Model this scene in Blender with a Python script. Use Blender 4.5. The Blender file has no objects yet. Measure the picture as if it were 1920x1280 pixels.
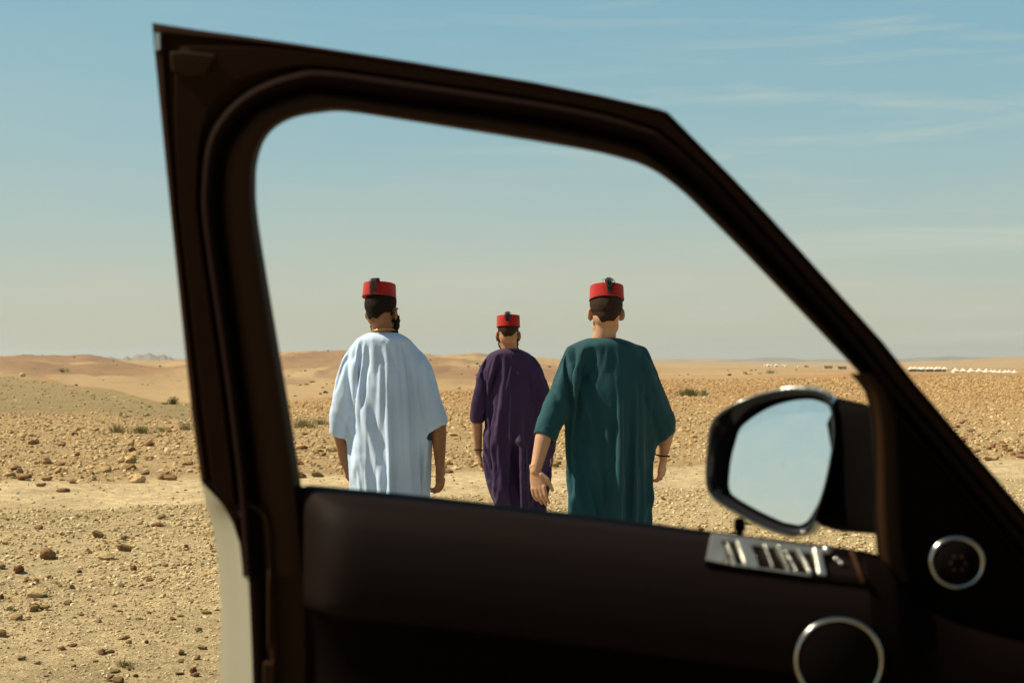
import bpy, bmesh, math, random
import numpy as np
from mathutils import Vector, Matrix
R = math.radians
rng = np.random.default_rng(11)
random.seed(5)
scene = bpy.context.scene
col = scene.collection

# ---------------------------------------------------------------- camera
F_PX, HOR = 2667.0, 672.0            # focal length in photo pixels, horizon row
CAM = Vector((0, 0, 1.45))
PITCH = math.atan((HOR - 640) / F_PX)
cam_data = bpy.data.cameras.new('camera')
cam = bpy.data.objects.new('camera', cam_data)
col.objects.link(cam)
cam.location = CAM
cam.rotation_euler = (math.pi / 2 + PITCH, 0, 0)
cam_data.lens = 50.0
cam_data.sensor_width = 36.0
cam_data.clip_start = 0.02
cam_data.clip_end = 60000
cam_data.dof.use_dof = True
cam_data.dof.focus_distance = 7.6
cam_data.dof.aperture_fstop = 8.0
scene.camera = cam

# ---------------------------------------------------------------- light
SUN_EL, SUN_AZ = R(49), R(88)        # azimuth from +y towards -x
sun_dir = Vector((-math.cos(SUN_EL) * math.sin(SUN_AZ), math.cos(SUN_EL) * math.cos(SUN_AZ), math.sin(SUN_EL)))
sl = bpy.data.lights.new('sun', 'SUN')
sl.energy = 4.9
sl.angle = R(0.53)
sl.color = (1.0, 0.885, 0.66)
sun = bpy.data.objects.new('sun', sl)
col.objects.link(sun)
sun.rotation_euler = (-sun_dir).to_track_quat('-Z', 'Y').to_euler()

world = bpy.data.worlds.new('World')
scene.world = world
world.use_nodes = True
nt = world.node_tree
nt.nodes.clear()
N = nt.nodes.new
L = nt.links.new
out = N('ShaderNodeOutputWorld')
bg = N('ShaderNodeBackground')
sky = N('ShaderNodeTexSky')
sky.sky_type = 'NISHITA'
sky.sun_disc = False
sky.sun_elevation = SUN_EL
sky.sun_rotation = -SUN_AZ
sky.air_density = 1.1
sky.dust_density = 2.5
sky.ozone_density = 1.0
sky.altitude = 500
tc = N('ShaderNodeTexCoord')
sep = N('ShaderNodeSeparateXYZ')
L(tc.outputs['Generated'], sep.inputs[0])
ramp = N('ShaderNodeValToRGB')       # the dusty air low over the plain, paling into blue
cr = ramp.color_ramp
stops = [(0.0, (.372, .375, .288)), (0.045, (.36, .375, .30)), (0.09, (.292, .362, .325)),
         (0.16, (.212, .335, .350)), (0.25, (.150, .300, .360)), (0.5, (.060, .115, .165)), (1.0, (.035, .065, .10))]  # upper stops, out of view, darkened to cut the ambient light
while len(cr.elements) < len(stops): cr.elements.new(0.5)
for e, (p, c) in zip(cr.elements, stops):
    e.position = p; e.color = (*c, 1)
wob = N('ShaderNodeTexNoise'); wob.inputs['Scale'].default_value = 2.2; wob.inputs['Detail'].default_value = 3
mpw = N('ShaderNodeMapping'); mpw.inputs['Scale'].default_value = (1, 1, 4.5)
L(tc.outputs['Generated'], mpw.inputs[0]); L(mpw.outputs[0], wob.inputs['Vector'])
wm = N('ShaderNodeMath'); wm.operation = 'MULTIPLY_ADD'; wm.inputs[1].default_value = 0.09; wm.inputs[2].default_value = -0.045
L(wob.outputs['Fac'], wm.inputs[0])
ad = N('ShaderNodeMath'); ad.operation = 'ADD'
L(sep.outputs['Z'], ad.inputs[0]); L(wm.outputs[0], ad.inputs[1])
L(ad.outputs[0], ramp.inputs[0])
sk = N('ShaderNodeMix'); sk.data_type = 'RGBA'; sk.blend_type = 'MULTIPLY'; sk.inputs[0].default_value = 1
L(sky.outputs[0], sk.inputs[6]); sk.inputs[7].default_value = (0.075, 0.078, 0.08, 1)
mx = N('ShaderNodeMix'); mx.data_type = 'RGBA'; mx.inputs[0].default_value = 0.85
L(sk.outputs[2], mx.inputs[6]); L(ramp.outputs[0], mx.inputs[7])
# thin cirrus streaks
cn = N('ShaderNodeTexNoise'); cn.inputs['Scale'].default_value = 3.0; cn.inputs['Detail'].default_value = 7; cn.inputs['Roughness'].default_value = 0.55; cn.inputs['Distortion'].default_value = 0.6
mp = N('ShaderNodeMapping'); mp.inputs['Scale'].default_value = (1.6, 1.6, 20); mp.inputs['Rotation'].default_value = (0.0, R(4), 0); mp.inputs['Location'].default_value = (5.5, 3.1, 1.62)
L(tc.outputs['Generated'], mp.inputs[0]); L(mp.outputs[0], cn.inputs['Vector'])
c2 = N('ShaderNodeValToRGB'); c2.color_ramp.elements[0].position = 0.50; c2.color_ramp.elements[1].position = 0.74
L(cn.outputs['Fac'], c2.inputs[0])
cm = N('ShaderNodeMath'); cm.operation = 'MULTIPLY'; cm.inputs[1].default_value = 0.52
cx_ = N('ShaderNodeMapRange'); cx_.inputs[1].default_value = -0.1; cx_.inputs[2].default_value = 0.28; cx_.inputs[3].default_value = 0.12
L(sep.outputs['X'], cx_.inputs[0])
cmm = N('ShaderNodeMath'); cmm.operation = 'MULTIPLY'; L(c2.outputs[0], cmm.inputs[0]); L(cx_.outputs[0], cmm.inputs[1])
L(cmm.outputs[0], cm.inputs[0])
mc = N('ShaderNodeMix'); mc.data_type = 'RGBA'
L(cm.outputs[0], mc.inputs[0]); L(mx.outputs[2], mc.inputs[6]); mc.inputs[7].default_value = (.42, .435, .36, 1)
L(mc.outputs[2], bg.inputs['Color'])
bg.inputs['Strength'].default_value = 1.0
L(bg.outputs[0], out.inputs['Surface'])

vs = scene.view_settings
vs.view_transform = 'Standard'; vs.look = 'None'; vs.exposure = 0.6; vs.gamma = 1.0; vs.use_curve_mapping = False
scene.display_settings.display_device = 'sRGB'
scene.render.engine = 'CYCLES'
scene.cycles.max_bounces = 7
scene.cycles.diffuse_bounces = 3
scene.cycles.volume_bounces = 0
scene.cycles.use_denoising = True

# ---------------------------------------------------------------- helpers
def ray(px, py):
    """direction of the line of sight through a photo pixel"""
    x, y = (px - 960) / F_PX, (640 - py) / F_PX
    return Vector((x, math.cos(PITCH) - y * math.sin(PITCH), math.sin(PITCH) + y * math.cos(PITCH)))
def at(px, py, Y):
    d = ray(px, py)
    return CAM + d * (Y / d.y)

def tag(o, label=None, cat=None, group=None, kind=None):
    if label: o['label'] = label
    if cat: o['category'] = cat
    if group: o['group'] = group
    if kind: o['kind'] = kind
    return o
def empty(name, loc=(0, 0, 0), rz=0.0):
    o = bpy.data.objects.new(name, None)
    o.location = loc; o.rotation_euler = (0, 0, rz); o.empty_display_size = 0.1
    col.objects.link(o)
    return o
def link(name, me, mat=None, parent=None, smooth=True, world=False):
    o = bpy.data.objects.new(name, me)
    col.objects.link(o)
    if mat: me.materials.clear(); me.materials.append(mat)
    if smooth is not None:
        me.polygons.foreach_set('use_smooth', [bool(smooth)] * len(me.polygons))
    if parent:
        o.parent = parent
        if world:
            bpy.context.view_layer.update()
            o.matrix_parent_inverse = parent.matrix_world.inverted()
    return o
def mesh(name, v, f):
    me = bpy.data.meshes.new(name)
    v = np.asarray(v, dtype=np.float32)
    if isinstance(f, np.ndarray) and f.ndim == 2:
        n, k = f.shape
        me.vertices.add(len(v)); me.vertices.foreach_set('co', v.ravel())
        me.loops.add(n * k); me.loops.foreach_set('vertex_index', f.astype(np.int32).ravel())
        me.polygons.add(n); me.polygons.foreach_set('loop_start', np.arange(0, n * k, k, dtype=np.int32))
        me.update(calc_edges=True); me.validate()
    else:
        me.from_pydata([tuple(map(float, p)) for p in v], [], [tuple(int(i) for i in q) for q in f]); me.update()
    return me
class MB:
    """collects closed shapes into one mesh"""
    def __init__(s): s.v = []; s.f = []
    def add(s, v, f):
        b = len(s.v); s.v += [tuple(p) for p in v]; s.f += [tuple(i + b for i in q) for q in f]
    def box(s, c, size, rot=None):
        x, y, z = [k / 2 for k in size]
        vs_ = [Vector((i * x, j * y, k * z)) for i in (-1, 1) for j in (-1, 1) for k in (-1, 1)]
        if rot is not None: vs_ = [rot @ p for p in vs_]
        s.add([p + Vector(c) for p in vs_], [(0, 1, 3, 2), (4, 6, 7, 5), (0, 4, 5, 1), (2, 3, 7, 6), (0, 2, 6, 4), (1, 5, 7, 3)])
    def tube(s, pts, rad, n=10, caps=True, squash=None):
        pts = [Vector(p) for p in pts]
        if not hasattr(rad, '__len__'): rad = [rad] * len(pts)
        base = len(s.v); up = None
        for i, p in enumerate(pts):
            t = (pts[min(i + 1, len(pts) - 1)] - pts[max(i - 1, 0)]).normalized()
            if up is None:
                a = Vector((0, 1, 0)) if abs(t.y) < 0.8 else Vector((1, 0, 0))
            else: a = up
            u = (a - t * a.dot(t)).normalized(); w = t.cross(u); up = u
            for k in range(n):
                an = 2 * math.pi * k / n
                q = (1, 1) if squash is None else squash
                s.v.append(tuple(p + u * math.cos(an) * rad[i] * q[0] + w * math.sin(an) * rad[i] * q[1]))
        m = len(pts)
        for i in range(m - 1):
            for k in range(n):
                a, b = base + i * n + k, base + i * n + (k + 1) % n
                s.f.append((a, b, b + n, a + n))
        if caps:
            s.f.append(tuple(base + k for k in reversed(range(n))))
            s.f.append(tuple(base + (m - 1) * n + k for k in range(n)))
    def capsule(s, pts, rad, n=12, squash=None):
        """tube with rounded ends"""
        pts = [Vector(p) for p in pts]
        rad = list(rad) if hasattr(rad, '__len__') else [rad] * len(pts)
        t0 = (pts[0] - pts[1]).normalized(); t1 = (pts[-1] - pts[-2]).normalized()
        A = [(pts[0] + t0 * rad[0] * math.sin(a), rad[0] * math.cos(a)) for a in (1.45, 1.1, .75, .4)]
        B = [(pts[-1] + t1 * rad[-1] * math.sin(a), rad[-1] * math.cos(a)) for a in (.4, .75, 1.1, 1.45)]
        P = [a[0] for a in A] + pts + [b[0] for b in B]; Q = [a[1] for a in A] + rad + [b[1] for b in B]
        s.tube(P, Q, n, True, squash)
    def ellipsoid(s, c, r, rot=None, nu=20, nv=12):
        base = len(s.v)
        for i in range(nv + 1):
            th = math.pi * i / nv
            for k in range(nu):
                ph = 2 * math.pi * k / nu
                p = Vector((r[0] * math.sin(th) * math.cos(ph), r[1] * math.sin(th) * math.sin(ph), r[2] * math.cos(th)))
                if i in (0, nv): p += Vector((1e-4 * math.cos(ph), 1e-4 * math.sin(ph), 0))
                if rot is not None: p = rot @ p
                s.v.append(tuple(p + Vector(c)))
        for i in range(nv):
            for k in range(nu):
                a, b = base + i * nu + k, base + i * nu + (k + 1) % nu
                s.f.append((a, a + nu, b + nu, b))
        s.f.append(tuple(base + k for k in range(nu)))
        s.f.append(tuple(base + nv * nu + k for k in reversed(range(nu))))
    def rings(s, rings, caps=True, closed=True):
        base = len(s.v); n = len(rings[0])
        for r_ in rings: s.v += [tuple(p) for p in r_]
        for i in range(len(rings) - 1):
            for k in range(n if closed else n - 1):
                a, b = base + i * n + k, base + i * n + (k + 1) % n
                s.f.append((a, b, b + n, a + n))
        if caps:
            s.f.append(tuple(base + k for k in reversed(range(n))))
            s.f.append(tuple(base + (len(rings) - 1) * n + k for k in range(n)))
    def build(s, name, mat, parent=None, smooth=True, bevel=0, world=False):
        me = mesh(name, s.v, s.f)
        bm = bmesh.new(); bm.from_mesh(me)
        bmesh.ops.recalc_face_normals(bm, faces=bm.faces)
        bm.to_mesh(me); bm.free()
        o = link(name, me, mat, parent, smooth, world)
        if bevel:
            m = o.modifiers.new('bevel', 'BEVEL'); m.width = bevel; m.segments = 2; m.limit_method = 'ANGLE'; m.angle_limit = R(35)
            if smooth:
                w_ = o.modifiers.new('wn', 'WEIGHTED_NORMAL')
        return o

def remeshed(mb, voxel, smooth_it=4, fac=0.6):
    """fuse overlapping closed shapes into one continuous surface, return (verts, quads/tris mesh)"""
    me = mesh('tmp', mb.v, mb.f)
    bm = bmesh.new(); bm.from_mesh(me); bmesh.ops.recalc_face_normals(bm, faces=bm.faces); bm.to_mesh(me); bm.free()
    o = bpy.data.objects.new('tmp', me); col.objects.link(o)
    m = o.modifiers.new('r', 'REMESH'); m.mode = 'VOXEL'; m.voxel_size = voxel; m.adaptivity = 0
    if smooth_it:
        k = o.modifiers.new('s', 'SMOOTH'); k.factor = fac; k.iterations = smooth_it
    dg = bpy.context.evaluated_depsgraph_get()
    res = bpy.data.meshes.new_from_object(o.evaluated_get(dg))
    bpy.data.objects.remove(o); bpy.data.meshes.remove(me)
    return res

# numpy noise
def _h(ix, iy, iz, seed):
    n = (ix.astype(np.int64) * 374761393 + iy.astype(np.int64) * 668265263 + iz.astype(np.int64) * 2147483647 + seed * 974634777) & 0xffffffff
    n = ((n ^ (n >> 13)) * 1274126177) & 0xffffffff
    n = ((n ^ (n >> 16)) * 2246822519) & 0xffffffff
    return ((n ^ (n >> 15)) & 0xffffff) / float(0xffffff) * 2 - 1
def vnoise(x, y, z=None, seed=0):
    x = np.asarray(x, float); y = np.asarray(y, float)
    z = np.zeros_like(x) if z is None else np.asarray(z, float)
    ix, iy, iz = np.floor(x), np.floor(y), np.floor(z)
    fx, fy, fz = x - ix, y - iy, z - iz
    fx, fy, fz = [t * t * t * (t * (t * 6 - 15) + 10) for t in (fx, fy, fz)]
    r = 0
    for dz in ((0, 1) if np.any(z) else (0,)):
        wz = fz if dz else 1 - fz
        for dy in (0, 1):
            wy = fy if dy else 1 - fy
            for dx in (0, 1):
                wx = fx if dx else 1 - fx
                r = r + _h(ix + dx, iy + dy, iz + dz, seed) * wx * wy * wz
    return r
def fbm(x, y, z=None, o=4, seed=0, lac=2.03, gain=0.5):
    r, a, t = 0, 1.0, 0
    for i in range(o):
        k = lac ** i
        r = r + a * vnoise(x * k + i * 17.3, y * k - i * 9.1, None if z is None else z * k + i * 3.3, seed + i); t += a; a *= gain
    return r / t
def sstep(a, b, x):
    t = np.clip((x - a) / (b - a), 0, 1); return t * t * (3 - 2 * t)

# ---------------------------------------------------------------- materials
def mat(name, color, rough=0.6, metal=0.0, noise=None, bump=None, spec=0.5, sheen=0.0, coat=0.0, sss=0.0):
    """noise = (scale, amount) colour mottling; bump = (scale, distance)"""
    m = bpy.data.materials.new(name); m.use_nodes = True
    t = m.node_tree; b = t.nodes['Principled BSDF']
    b.inputs['Base Color'].default_value = (*color, 1)
    b.inputs['Roughness'].default_value = rough
    b.inputs['Metallic'].default_value = metal
    b.inputs['Specular IOR Level'].default_value = spec
    b.inputs['Sheen Weight'].default_value = sheen
    b.inputs['Coat Weight'].default_value = coat
    if sss:
        b.inputs['Subsurface Weight'].default_value = sss
        b.inputs['Subsurface Radius'].default_value = (0.012, 0.005, 0.003)
        b.inputs['Subsurface Scale'].default_value = 1.0
    tc_ = t.nodes.new('ShaderNodeTexCoord')
    if noise:
        n = t.nodes.new('ShaderNodeTexNoise'); n.inputs['Scale'].default_value = noise[0]; n.inputs['Detail'].default_value = 5
        t.links.new(tc_.outputs['Object'], n.inputs['Vector'])
        r_ = t.nodes.new('ShaderNodeValToRGB')
        a = noise[1]
        r_.color_ramp.elements[0].position = 0.3; r_.color_ramp.elements[1].position = 0.7
        r_.color_ramp.elements[0].color = (*[c * (1 - a) for c in color], 1)
        r_.color_ramp.elements[1].color = (*[min(1, c * (1 + a)) for c in color], 1)
        t.links.new(n.outputs['Fac'], r_.inputs[0]); t.links.new(r_.outputs[0], b.inputs['Base Color'])
    if bump:
        n = t.nodes.new('ShaderNodeTexNoise'); n.inputs['Scale'].default_value = bump[0]; n.inputs['Detail'].default_value = 4
        t.links.new(tc_.outputs['Object'], n.inputs['Vector'])
        bp = t.nodes.new('ShaderNodeBump'); bp.inputs['Distance'].default_value = bump[1]; bp.inputs['Strength'].default_value = 1
        t.links.new(n.outputs['Fac'], bp.inputs['Height']); t.links.new(bp.outputs[0], b.inputs['Normal'])
    return m
# ================================================================ THE LAND
PXS = np.array([-900, 0, 150, 300, 420, 550, 700, 850, 1000, 1100, 1250, 1450, 1600, 1750, 1920, 2800.])
EDGE = np.array([170, 112, 72, 46, 44, 47, 52, 61, 72, 80, 97, 103, 110, 112, 115, 140.])   # where the stony flat ends
ROWS = [(200, [712, 712, 738, 742, 738, 735, 728, 722, 718, 716, 711, 706, 705, 704, 704, 704]),
        (300, [695, 697, 708, 722, 720, 712, 705, 702, 704, 705, 706, 703, 702.5, 702, 703, 703]),
        (450, [680, 682, 690, 700, 697, 686, 682, 684, 688, 692, 700, 699, 699, 700, 702, 702]),
        (600, [664, 667, 665, 686, 678, 664, 664, 670, 674, 682, 694, 694, 695, 698.5, 701, 700]),
        (800, [668, 674, 673, 678, 672, 660.5, 662, 667, 670, 677, 690, 691, 692, 694, 694, 690]),
        (1500, [674, 677, 676, 677, 676, 668, 669, 670, 672, 677, 685, 687, 688, 685, 684, 680]),
        (3000, [674, 675, 675, 676, 675, 672, 672, 672, 673, 677, 680, 682, 683, 677, 668, 666]),
        (6000, [672, 675, 675, 675, 675, 673, 673, 673, 673, 675, 676, 677, 678, 677, 673, 672]),
        (9500, [672] * 16)]
def z_of_y(y, D): return 1.45 + (HOR - y) * D / F_PX
LD = np.array([math.log(r[0]) for r in ROWS])
ZT = np.array([[z_of_y(y, r[0]) for y in r[1]] for r in ROWS])
def hermite_cols(px, tab):
    i = np.clip(np.searchsorted(PXS, px) - 1, 0, len(PXS) - 2)
    t = np.clip((px - PXS[i]) / (PXS[i + 1] - PXS[i]), 0, 1); t = t * t * (3 - 2 * t) * 0.5 + t * 0.5
    return tab[i] * (1 - t) + tab[i + 1] * t
def terrain(X, Y):
    X = np.asarray(X, float); Y = np.asarray(Y, float)
    D = np.hypot(X, Y)
    front = Y > 0.25 * np.abs(X)
    px = np.where(front, 960 + F_PX * X / np.maximum(Y, 1e-3), np.where(X < 0, -900, 2800))
    px = np.clip(px, -900, 2800)
    Df = np.where(front, np.maximum(Y, 0.1), D)
    E = hermite_cols(px, EDGE) * (1 + 0.05 * vnoise(px / 90, px * 0, seed=4))
    flat = -0.012 * 0 * D
    # table for the far land
    l = np.log(np.maximum(Df, 1))
    k = np.clip(np.searchsorted(LD, l) - 1, 0, len(LD) - 2)
    t = np.clip((l - LD[k]) / (LD[k + 1] - LD[k]), 0, 1)
    ts = t * t * (3 - 2 * t) * 0.6 + t * 0.4
    i = np.clip(np.searchsorted(PXS, px) - 1, 0, len(PXS) - 2)
    u = np.clip((px - PXS[i]) / (PXS[i + 1] - PXS[i]), 0, 1); u = u * u * (3 - 2 * u) * 0.6 + u * 0.4
    za = ZT[k, i] * (1 - u) + ZT[k, i + 1] * u
    zb = ZT[k + 1, i] * (1 - u) + ZT[k + 1, i + 1] * u
    far = za * (1 - ts) + zb * ts
    w = sstep(1.0, 2.2, Df / E)
    w = np.where(Df > 200, 1.0, w)
    z = flat * (1 - w) + far * w
    # roll and gullies
    hills = sstep(150, 350, Df) * (1 - sstep(560, 900, Df) * np.where(px < 1250, 1, 0)) * (1 - sstep(2500, 5000, Df))
    g = np.abs(fbm(X / 70 + 3, Y / 90, o=5, seed=21))
    g2 = np.abs(fbm(X / 22 + 3, Y / 60, o=4, seed=41))
    leftish = 1 - sstep(900, 1250, px)
    z = z + hills * (leftish * (4.6 * (g - 0.2) + 2.4 * (g2 - .2)) + (1 - leftish) * 0.7 * (g - .2))
    z = z + sstep(40, 100, Df) * (1 - hills) * 0.25 * fbm(X / 18, Y / 18, o=3, seed=8) * np.where(Df > E, 1, 0.25)
    # near relief
    n = 1 - sstep(60, 150, Df)
    z = z + n * (0.035 * fbm(X / 2.3, Y / 2.3, o=3, seed=2) + 0.014 * fbm(X / .33, Y / .33, o=3, seed=3) * (1 - 0.65 * track(X, Y)))
    fine = 1 - sstep(10, 25, Df)
    z = z + fine * 0.006 * fbm(X / .07, Y / .07, o=2, seed=5)
    cen_ = 15.35 + (X + 5.5) * 0.30
    z = z - (0.03 + .022 * np.exp(-((np.abs(Y - cen_ + .3 * fbm(X / 4, Y / 4, o=2, seed=71)) - .68) / .16) ** 2)) * track(X, Y)
    return z
def track(X, Y):
    c = 15.35 + (X + 5.5) * 0.30
    wob = 0.5 * fbm(X / 3.0, Y / 3.0, o=3, seed=9)
    d = np.abs(Y - c + wob * 0.9) / 1.45
    return 1 - sstep(0.60, 1.45, d + 0.35 * fbm(X / .7, Y / .7, o=2, seed=10))
def tz(x, y): return float(terrain(np.array([x]), np.array([y]))[0])

def land_color(X, Y):
    D = np.hypot(X, Y)
    px = np.clip(960 + F_PX * X / np.maximum(Y, 0.1), -900, 2800)
    E = hermite_cols(px, EDGE)
    Yd = np.maximum(Y, 0.1)
    C = np.zeros((len(X), 3))
    def lay(c, w): C[:] = C * (1 - w[:, None]) + np.array(c) * w[:, None]
    one = np.ones_like(X)
    lay((.435, .335, .185), one)
    lay((.50, .385, .215), sstep(-.15, .35, fbm(X / 2.7, Y / 2.7, o=3, seed=31)) * .8)
    cen = 15.35 + (X + 5.5) * 0.30
    beyond = sstep(0.9, 1.9, Y - cen + 0.5 * fbm(X, Y, o=2, seed=12))
    lay((.39, .275, .14), beyond)
    lay((.38, .22, .095), beyond * sstep(22, 60, Yd) * .9)
    lay((.35, .195, .085), beyond * sstep(50, 110, Yd) * sstep(1300, 1700, px) * .7)
    lay((.60, .465, .27), track(X, Y) * .95)
    rut = np.exp(-((np.abs(Y - cen + .3 * fbm(X / 4, Y / 4, o=2, seed=71)) - .68) / .16) ** 2)
    lay((.46, .345, .195), rut * track(X, Y) * .65)
    # olive dry slope on the left
    ol = sstep(33, 38, Yd + 3 * fbm(X / 4, Y / 4, o=2, seed=14)) * (1 - sstep(330, 520, px)) * (1 - sstep(.97, 1.1, Yd / E))
    lay((.27, .205, .10), ol)
    far = sstep(1.1, 1.5, Yd / E)
    lay((.36, .25, .13), far)
    n = fbm(X / 60, Y / 140, o=4, seed=15)
    lay((.26, .155, .085), far * sstep(-.08, .22, n) * .85)
    lay((.38, .26, .135), far * sstep(.12, .35, -n) * .8)
    n2 = fbm(X / 14, Y / 60, o=4, seed=19)
    lay((.22, .13, .075), far * sstep(.18, .42, n2) * .6 * (1 - sstep(900, 1250, px)))
    pale = far * sstep(1050, 1300, px)
    lay((.36, .245, .125), pale)
    m = fbm(X / 200, Y / 30, o=4, seed=16)
    lay((.29, .19, .10), pale * sstep(.1, .35, m) * .8)
    lay((.43, .31, .17), pale * sstep(.08, .35, -m) * .7)
    return C

def ground():
    ang = np.concatenate([np.arange(-180, -34, 4.0), np.arange(-34, -23, 0.4), np.arange(-23, 23, 0.085), np.arange(23, 34, 0.4), np.arange(34, 180, 4.0)])
    ang = np.radians(ang)
    rr = [0.6]
    while rr[-1] < 4: rr.append(rr[-1] * 1.05)
    while rr[-1] < 60: rr.append(rr[-1] * 1.0075)
    while rr[-1] < 220: rr.append(rr[-1] * 1.012)
    while rr[-1] < 12000: rr.append(rr[-1] * 1.02)
    rr = np.array(rr)
    A, RR = np.meshgrid(ang, rr)
    X = (RR * np.sin(A)).ravel(); Y = (RR * np.cos(A)).ravel()
    Z = terrain(X, Y)
    na, nr = len(ang), len(rr)
    V = np.stack([X, Y, Z], 1)
    i = np.arange(nr - 1)[:, None] * na; j = np.arange(na)[None, :]; j2 = (j + 1) % na
    Fq = np.stack([i + j, i + j2, i + na + j2, i + na + j], -1).reshape(-1, 4)
    # close the centre under the camera
    V = np.vstack([V, [[0, 0, tz(0, 0)]]])
    me = bpy.data.meshes.new('ground')
    me.vertices.add(len(V)); me.vertices.foreach_set('co', V.astype(np.float32).ravel())
    tri = np.stack([np.full(na, len(V) - 1), (np.arange(na) + 1) % na, np.arange(na)], 1)
    nq, ntr = len(Fq), len(tri)
    me.loops.add(nq * 4 + ntr * 3)
    me.loops.foreach_set('vertex_index', np.concatenate([Fq.ravel(), tri.ravel()]).astype(np.int32))
    me.polygons.add(nq + ntr)
    me.polygons.foreach_set('loop_start', np.concatenate([np.arange(nq) * 4, nq * 4 + np.arange(ntr) * 3]).astype(np.int32))
    me.update(calc_edges=True); me.validate()
    C = land_color(V[:, 0], V[:, 1])
    a = me.color_attributes.new('albedo', 'FLOAT_COLOR', 'POINT')
    a.data.foreach_set('color', np.hstack([C, np.ones((len(C), 1))]).astype(np.float32).ravel())
    # flip if facing down
    if me.polygons[1000].normal.z < 0: me.flip_normals()
    return me
def earth_mat():
    m = bpy.data.materials.new('desert_earth'); m.use_nodes = True
    t = m.node_tree; b = t.nodes['Principled BSDF']; b.inputs['Roughness'].default_value = 0.95; b.inputs['Specular IOR Level'].default_value = 0.12
    Nn, Ll = t.nodes.new, t.links.new
    at_ = Nn('ShaderNodeAttribute'); at_.attribute_name = 'albedo'
    tc_ = Nn('ShaderNodeTexCoord')
    cur = at_.outputs['Color']
    for sc_, det, lo, hi, p0, p1 in ((0.9, 6, .82, 1.16, .3, .7), (9, 5, .70, 1.2, .32, .66), (70, 4, .66, 1.30, .36, .62)):
        n = Nn('ShaderNodeTexNoise'); n.inputs['Scale'].default_value = sc_; n.inputs['Detail'].default_value = det; n.inputs['Roughness'].default_value = .62
        Ll(tc_.outputs['Object'], n.inputs['Vector'])
        mr = Nn('ShaderNodeMapRange'); mr.inputs[1].default_value = p0; mr.inputs[2].default_value = p1; mr.inputs[3].default_value = lo; mr.inputs[4].default_value = hi
        Ll(n.outputs['Fac'], mr.inputs[0])
        vm = Nn('ShaderNodeVectorMath'); vm.operation = 'SCALE'
        Ll(cur, vm.inputs[0]); Ll(mr.outputs[0], vm.inputs['Scale']); cur = vm.outputs[0]
    Ll(cur, b.inputs['Base Color'])
    n = Nn('ShaderNodeTexNoise'); n.inputs['Scale'].default_value = 38; n.inputs['Detail'].default_value = 6; n.inputs['Roughness'].default_value = .7
    Ll(tc_.outputs['Object'], n.inputs['Vector'])
    bp = Nn('ShaderNodeBump'); bp.inputs['Distance'].default_value = 0.035; bp.inputs['Strength'].default_value = 1.0
    Ll(n.outputs['Fac'], bp.inputs['Height']); Ll(bp.outputs[0], b.inputs['Normal'])
    return m
M_EARTH = earth_mat()
g_me = ground()
g_o = link('ground', g_me, M_EARTH, smooth=True)
tag(g_o, 'dry tan desert ground with a pale dirt track crossing it', kind='structure')

# far mountains, blue-grey through the dusty air
def mountains(profile, y0, y1, seed, name, rug, label, color):
    P = np.array(profile, float)
    nx, ny = int((P[-1, 0] - P[0, 0]) * 0.9) + 2, 26
    px = np.linspace(P[0, 0], P[-1, 0], nx)
    top = np.interp(px, P[:, 0], P[:, 1])
    V = []
    for j in range(ny):
        f = j / (ny - 1); D = y0 + (y1 - y0) * f
        base = -14.0
        crest = z_of_y(top, (y0 + y1) / 2)
        prof = np.sin(math.pi * min(1, f * 1.0)) ** 0.8
        X = (px - 960) / F_PX * D
        nn = fbm(X / (120 * rug), np.full_like(X, D / 150), o=5, seed=seed)
        z = base + (crest - base) * prof * (1 - 0.28 * np.abs(nn) - 0.10 * (1 - prof)) + 0.05 * (crest - base) * nn
        if abs(f - 0.5) < 0.03: z = crest + 0.9 * nn
        V.append(np.stack([X, np.full_like(X, D), z], 1))
    V = np.concatenate(V)
    i = np.arange(ny - 1)[:, None] * nx; j = np.arange(nx - 1)[None, :]
    Fq = np.stack([i + j, i + j + 1, i + nx + j + 1, i + nx + j], -1).reshape(-1, 4)
    m = mat(name, color, 0.95, noise=(0.012, 0.3), spec=.1)
    o = link(name, mesh(name, V, Fq), m, smooth=False)
    return tag(o, label, kind='structure')
mountains([(120, 680), (146, 673.5), (160, 669.5), (178, 668.6), (198, 669), (206, 668.3), (220, 672), (240, 677)], 5600, 6400, 3, 'far_hills', 2.0, 'low smooth blue-grey hills on the far left horizon', (.17, .17, .16))
mountains([(215, 680), (232, 671), (238, 667.5), (246, 671.5), (251, 668), (256, 664.6), (260, 663.6), (270, 665), (276, 662.5), (281, 661.2), (289, 665.5), (297, 668), (302, 665), (308, 664), (314, 669), (318, 668), (326, 673), (360, 680)], 4700, 5300, 5, 'far_hills', .8, 'small jagged rocky peaks on the left horizon', (.20, .16, .12))
mountains([(1080, 680), (1140, 676), (1224, 675.2), (1250, 675.6), (1283, 673.8), (1305, 677), (1330, 676.5), (1353, 675.2), (1386, 673.2), (1400, 673.8), (1419, 670.8), (1440, 670.2), (1462, 669.4), (1485, 671), (1506, 674), (1522, 674.8), (1539, 673), (1572, 674.2), (1610, 675.5), (1680, 673), (1697, 672.6), (1725, 670), (1760, 669), (1790, 667.6), (1810, 669.3), (1850, 669.6), (1880, 671), (1960, 676)], 5200, 6000, 7, 'far_hills', 1.2, 'long low grey-green range along the right horizon', (.20, .19, .15))

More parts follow.
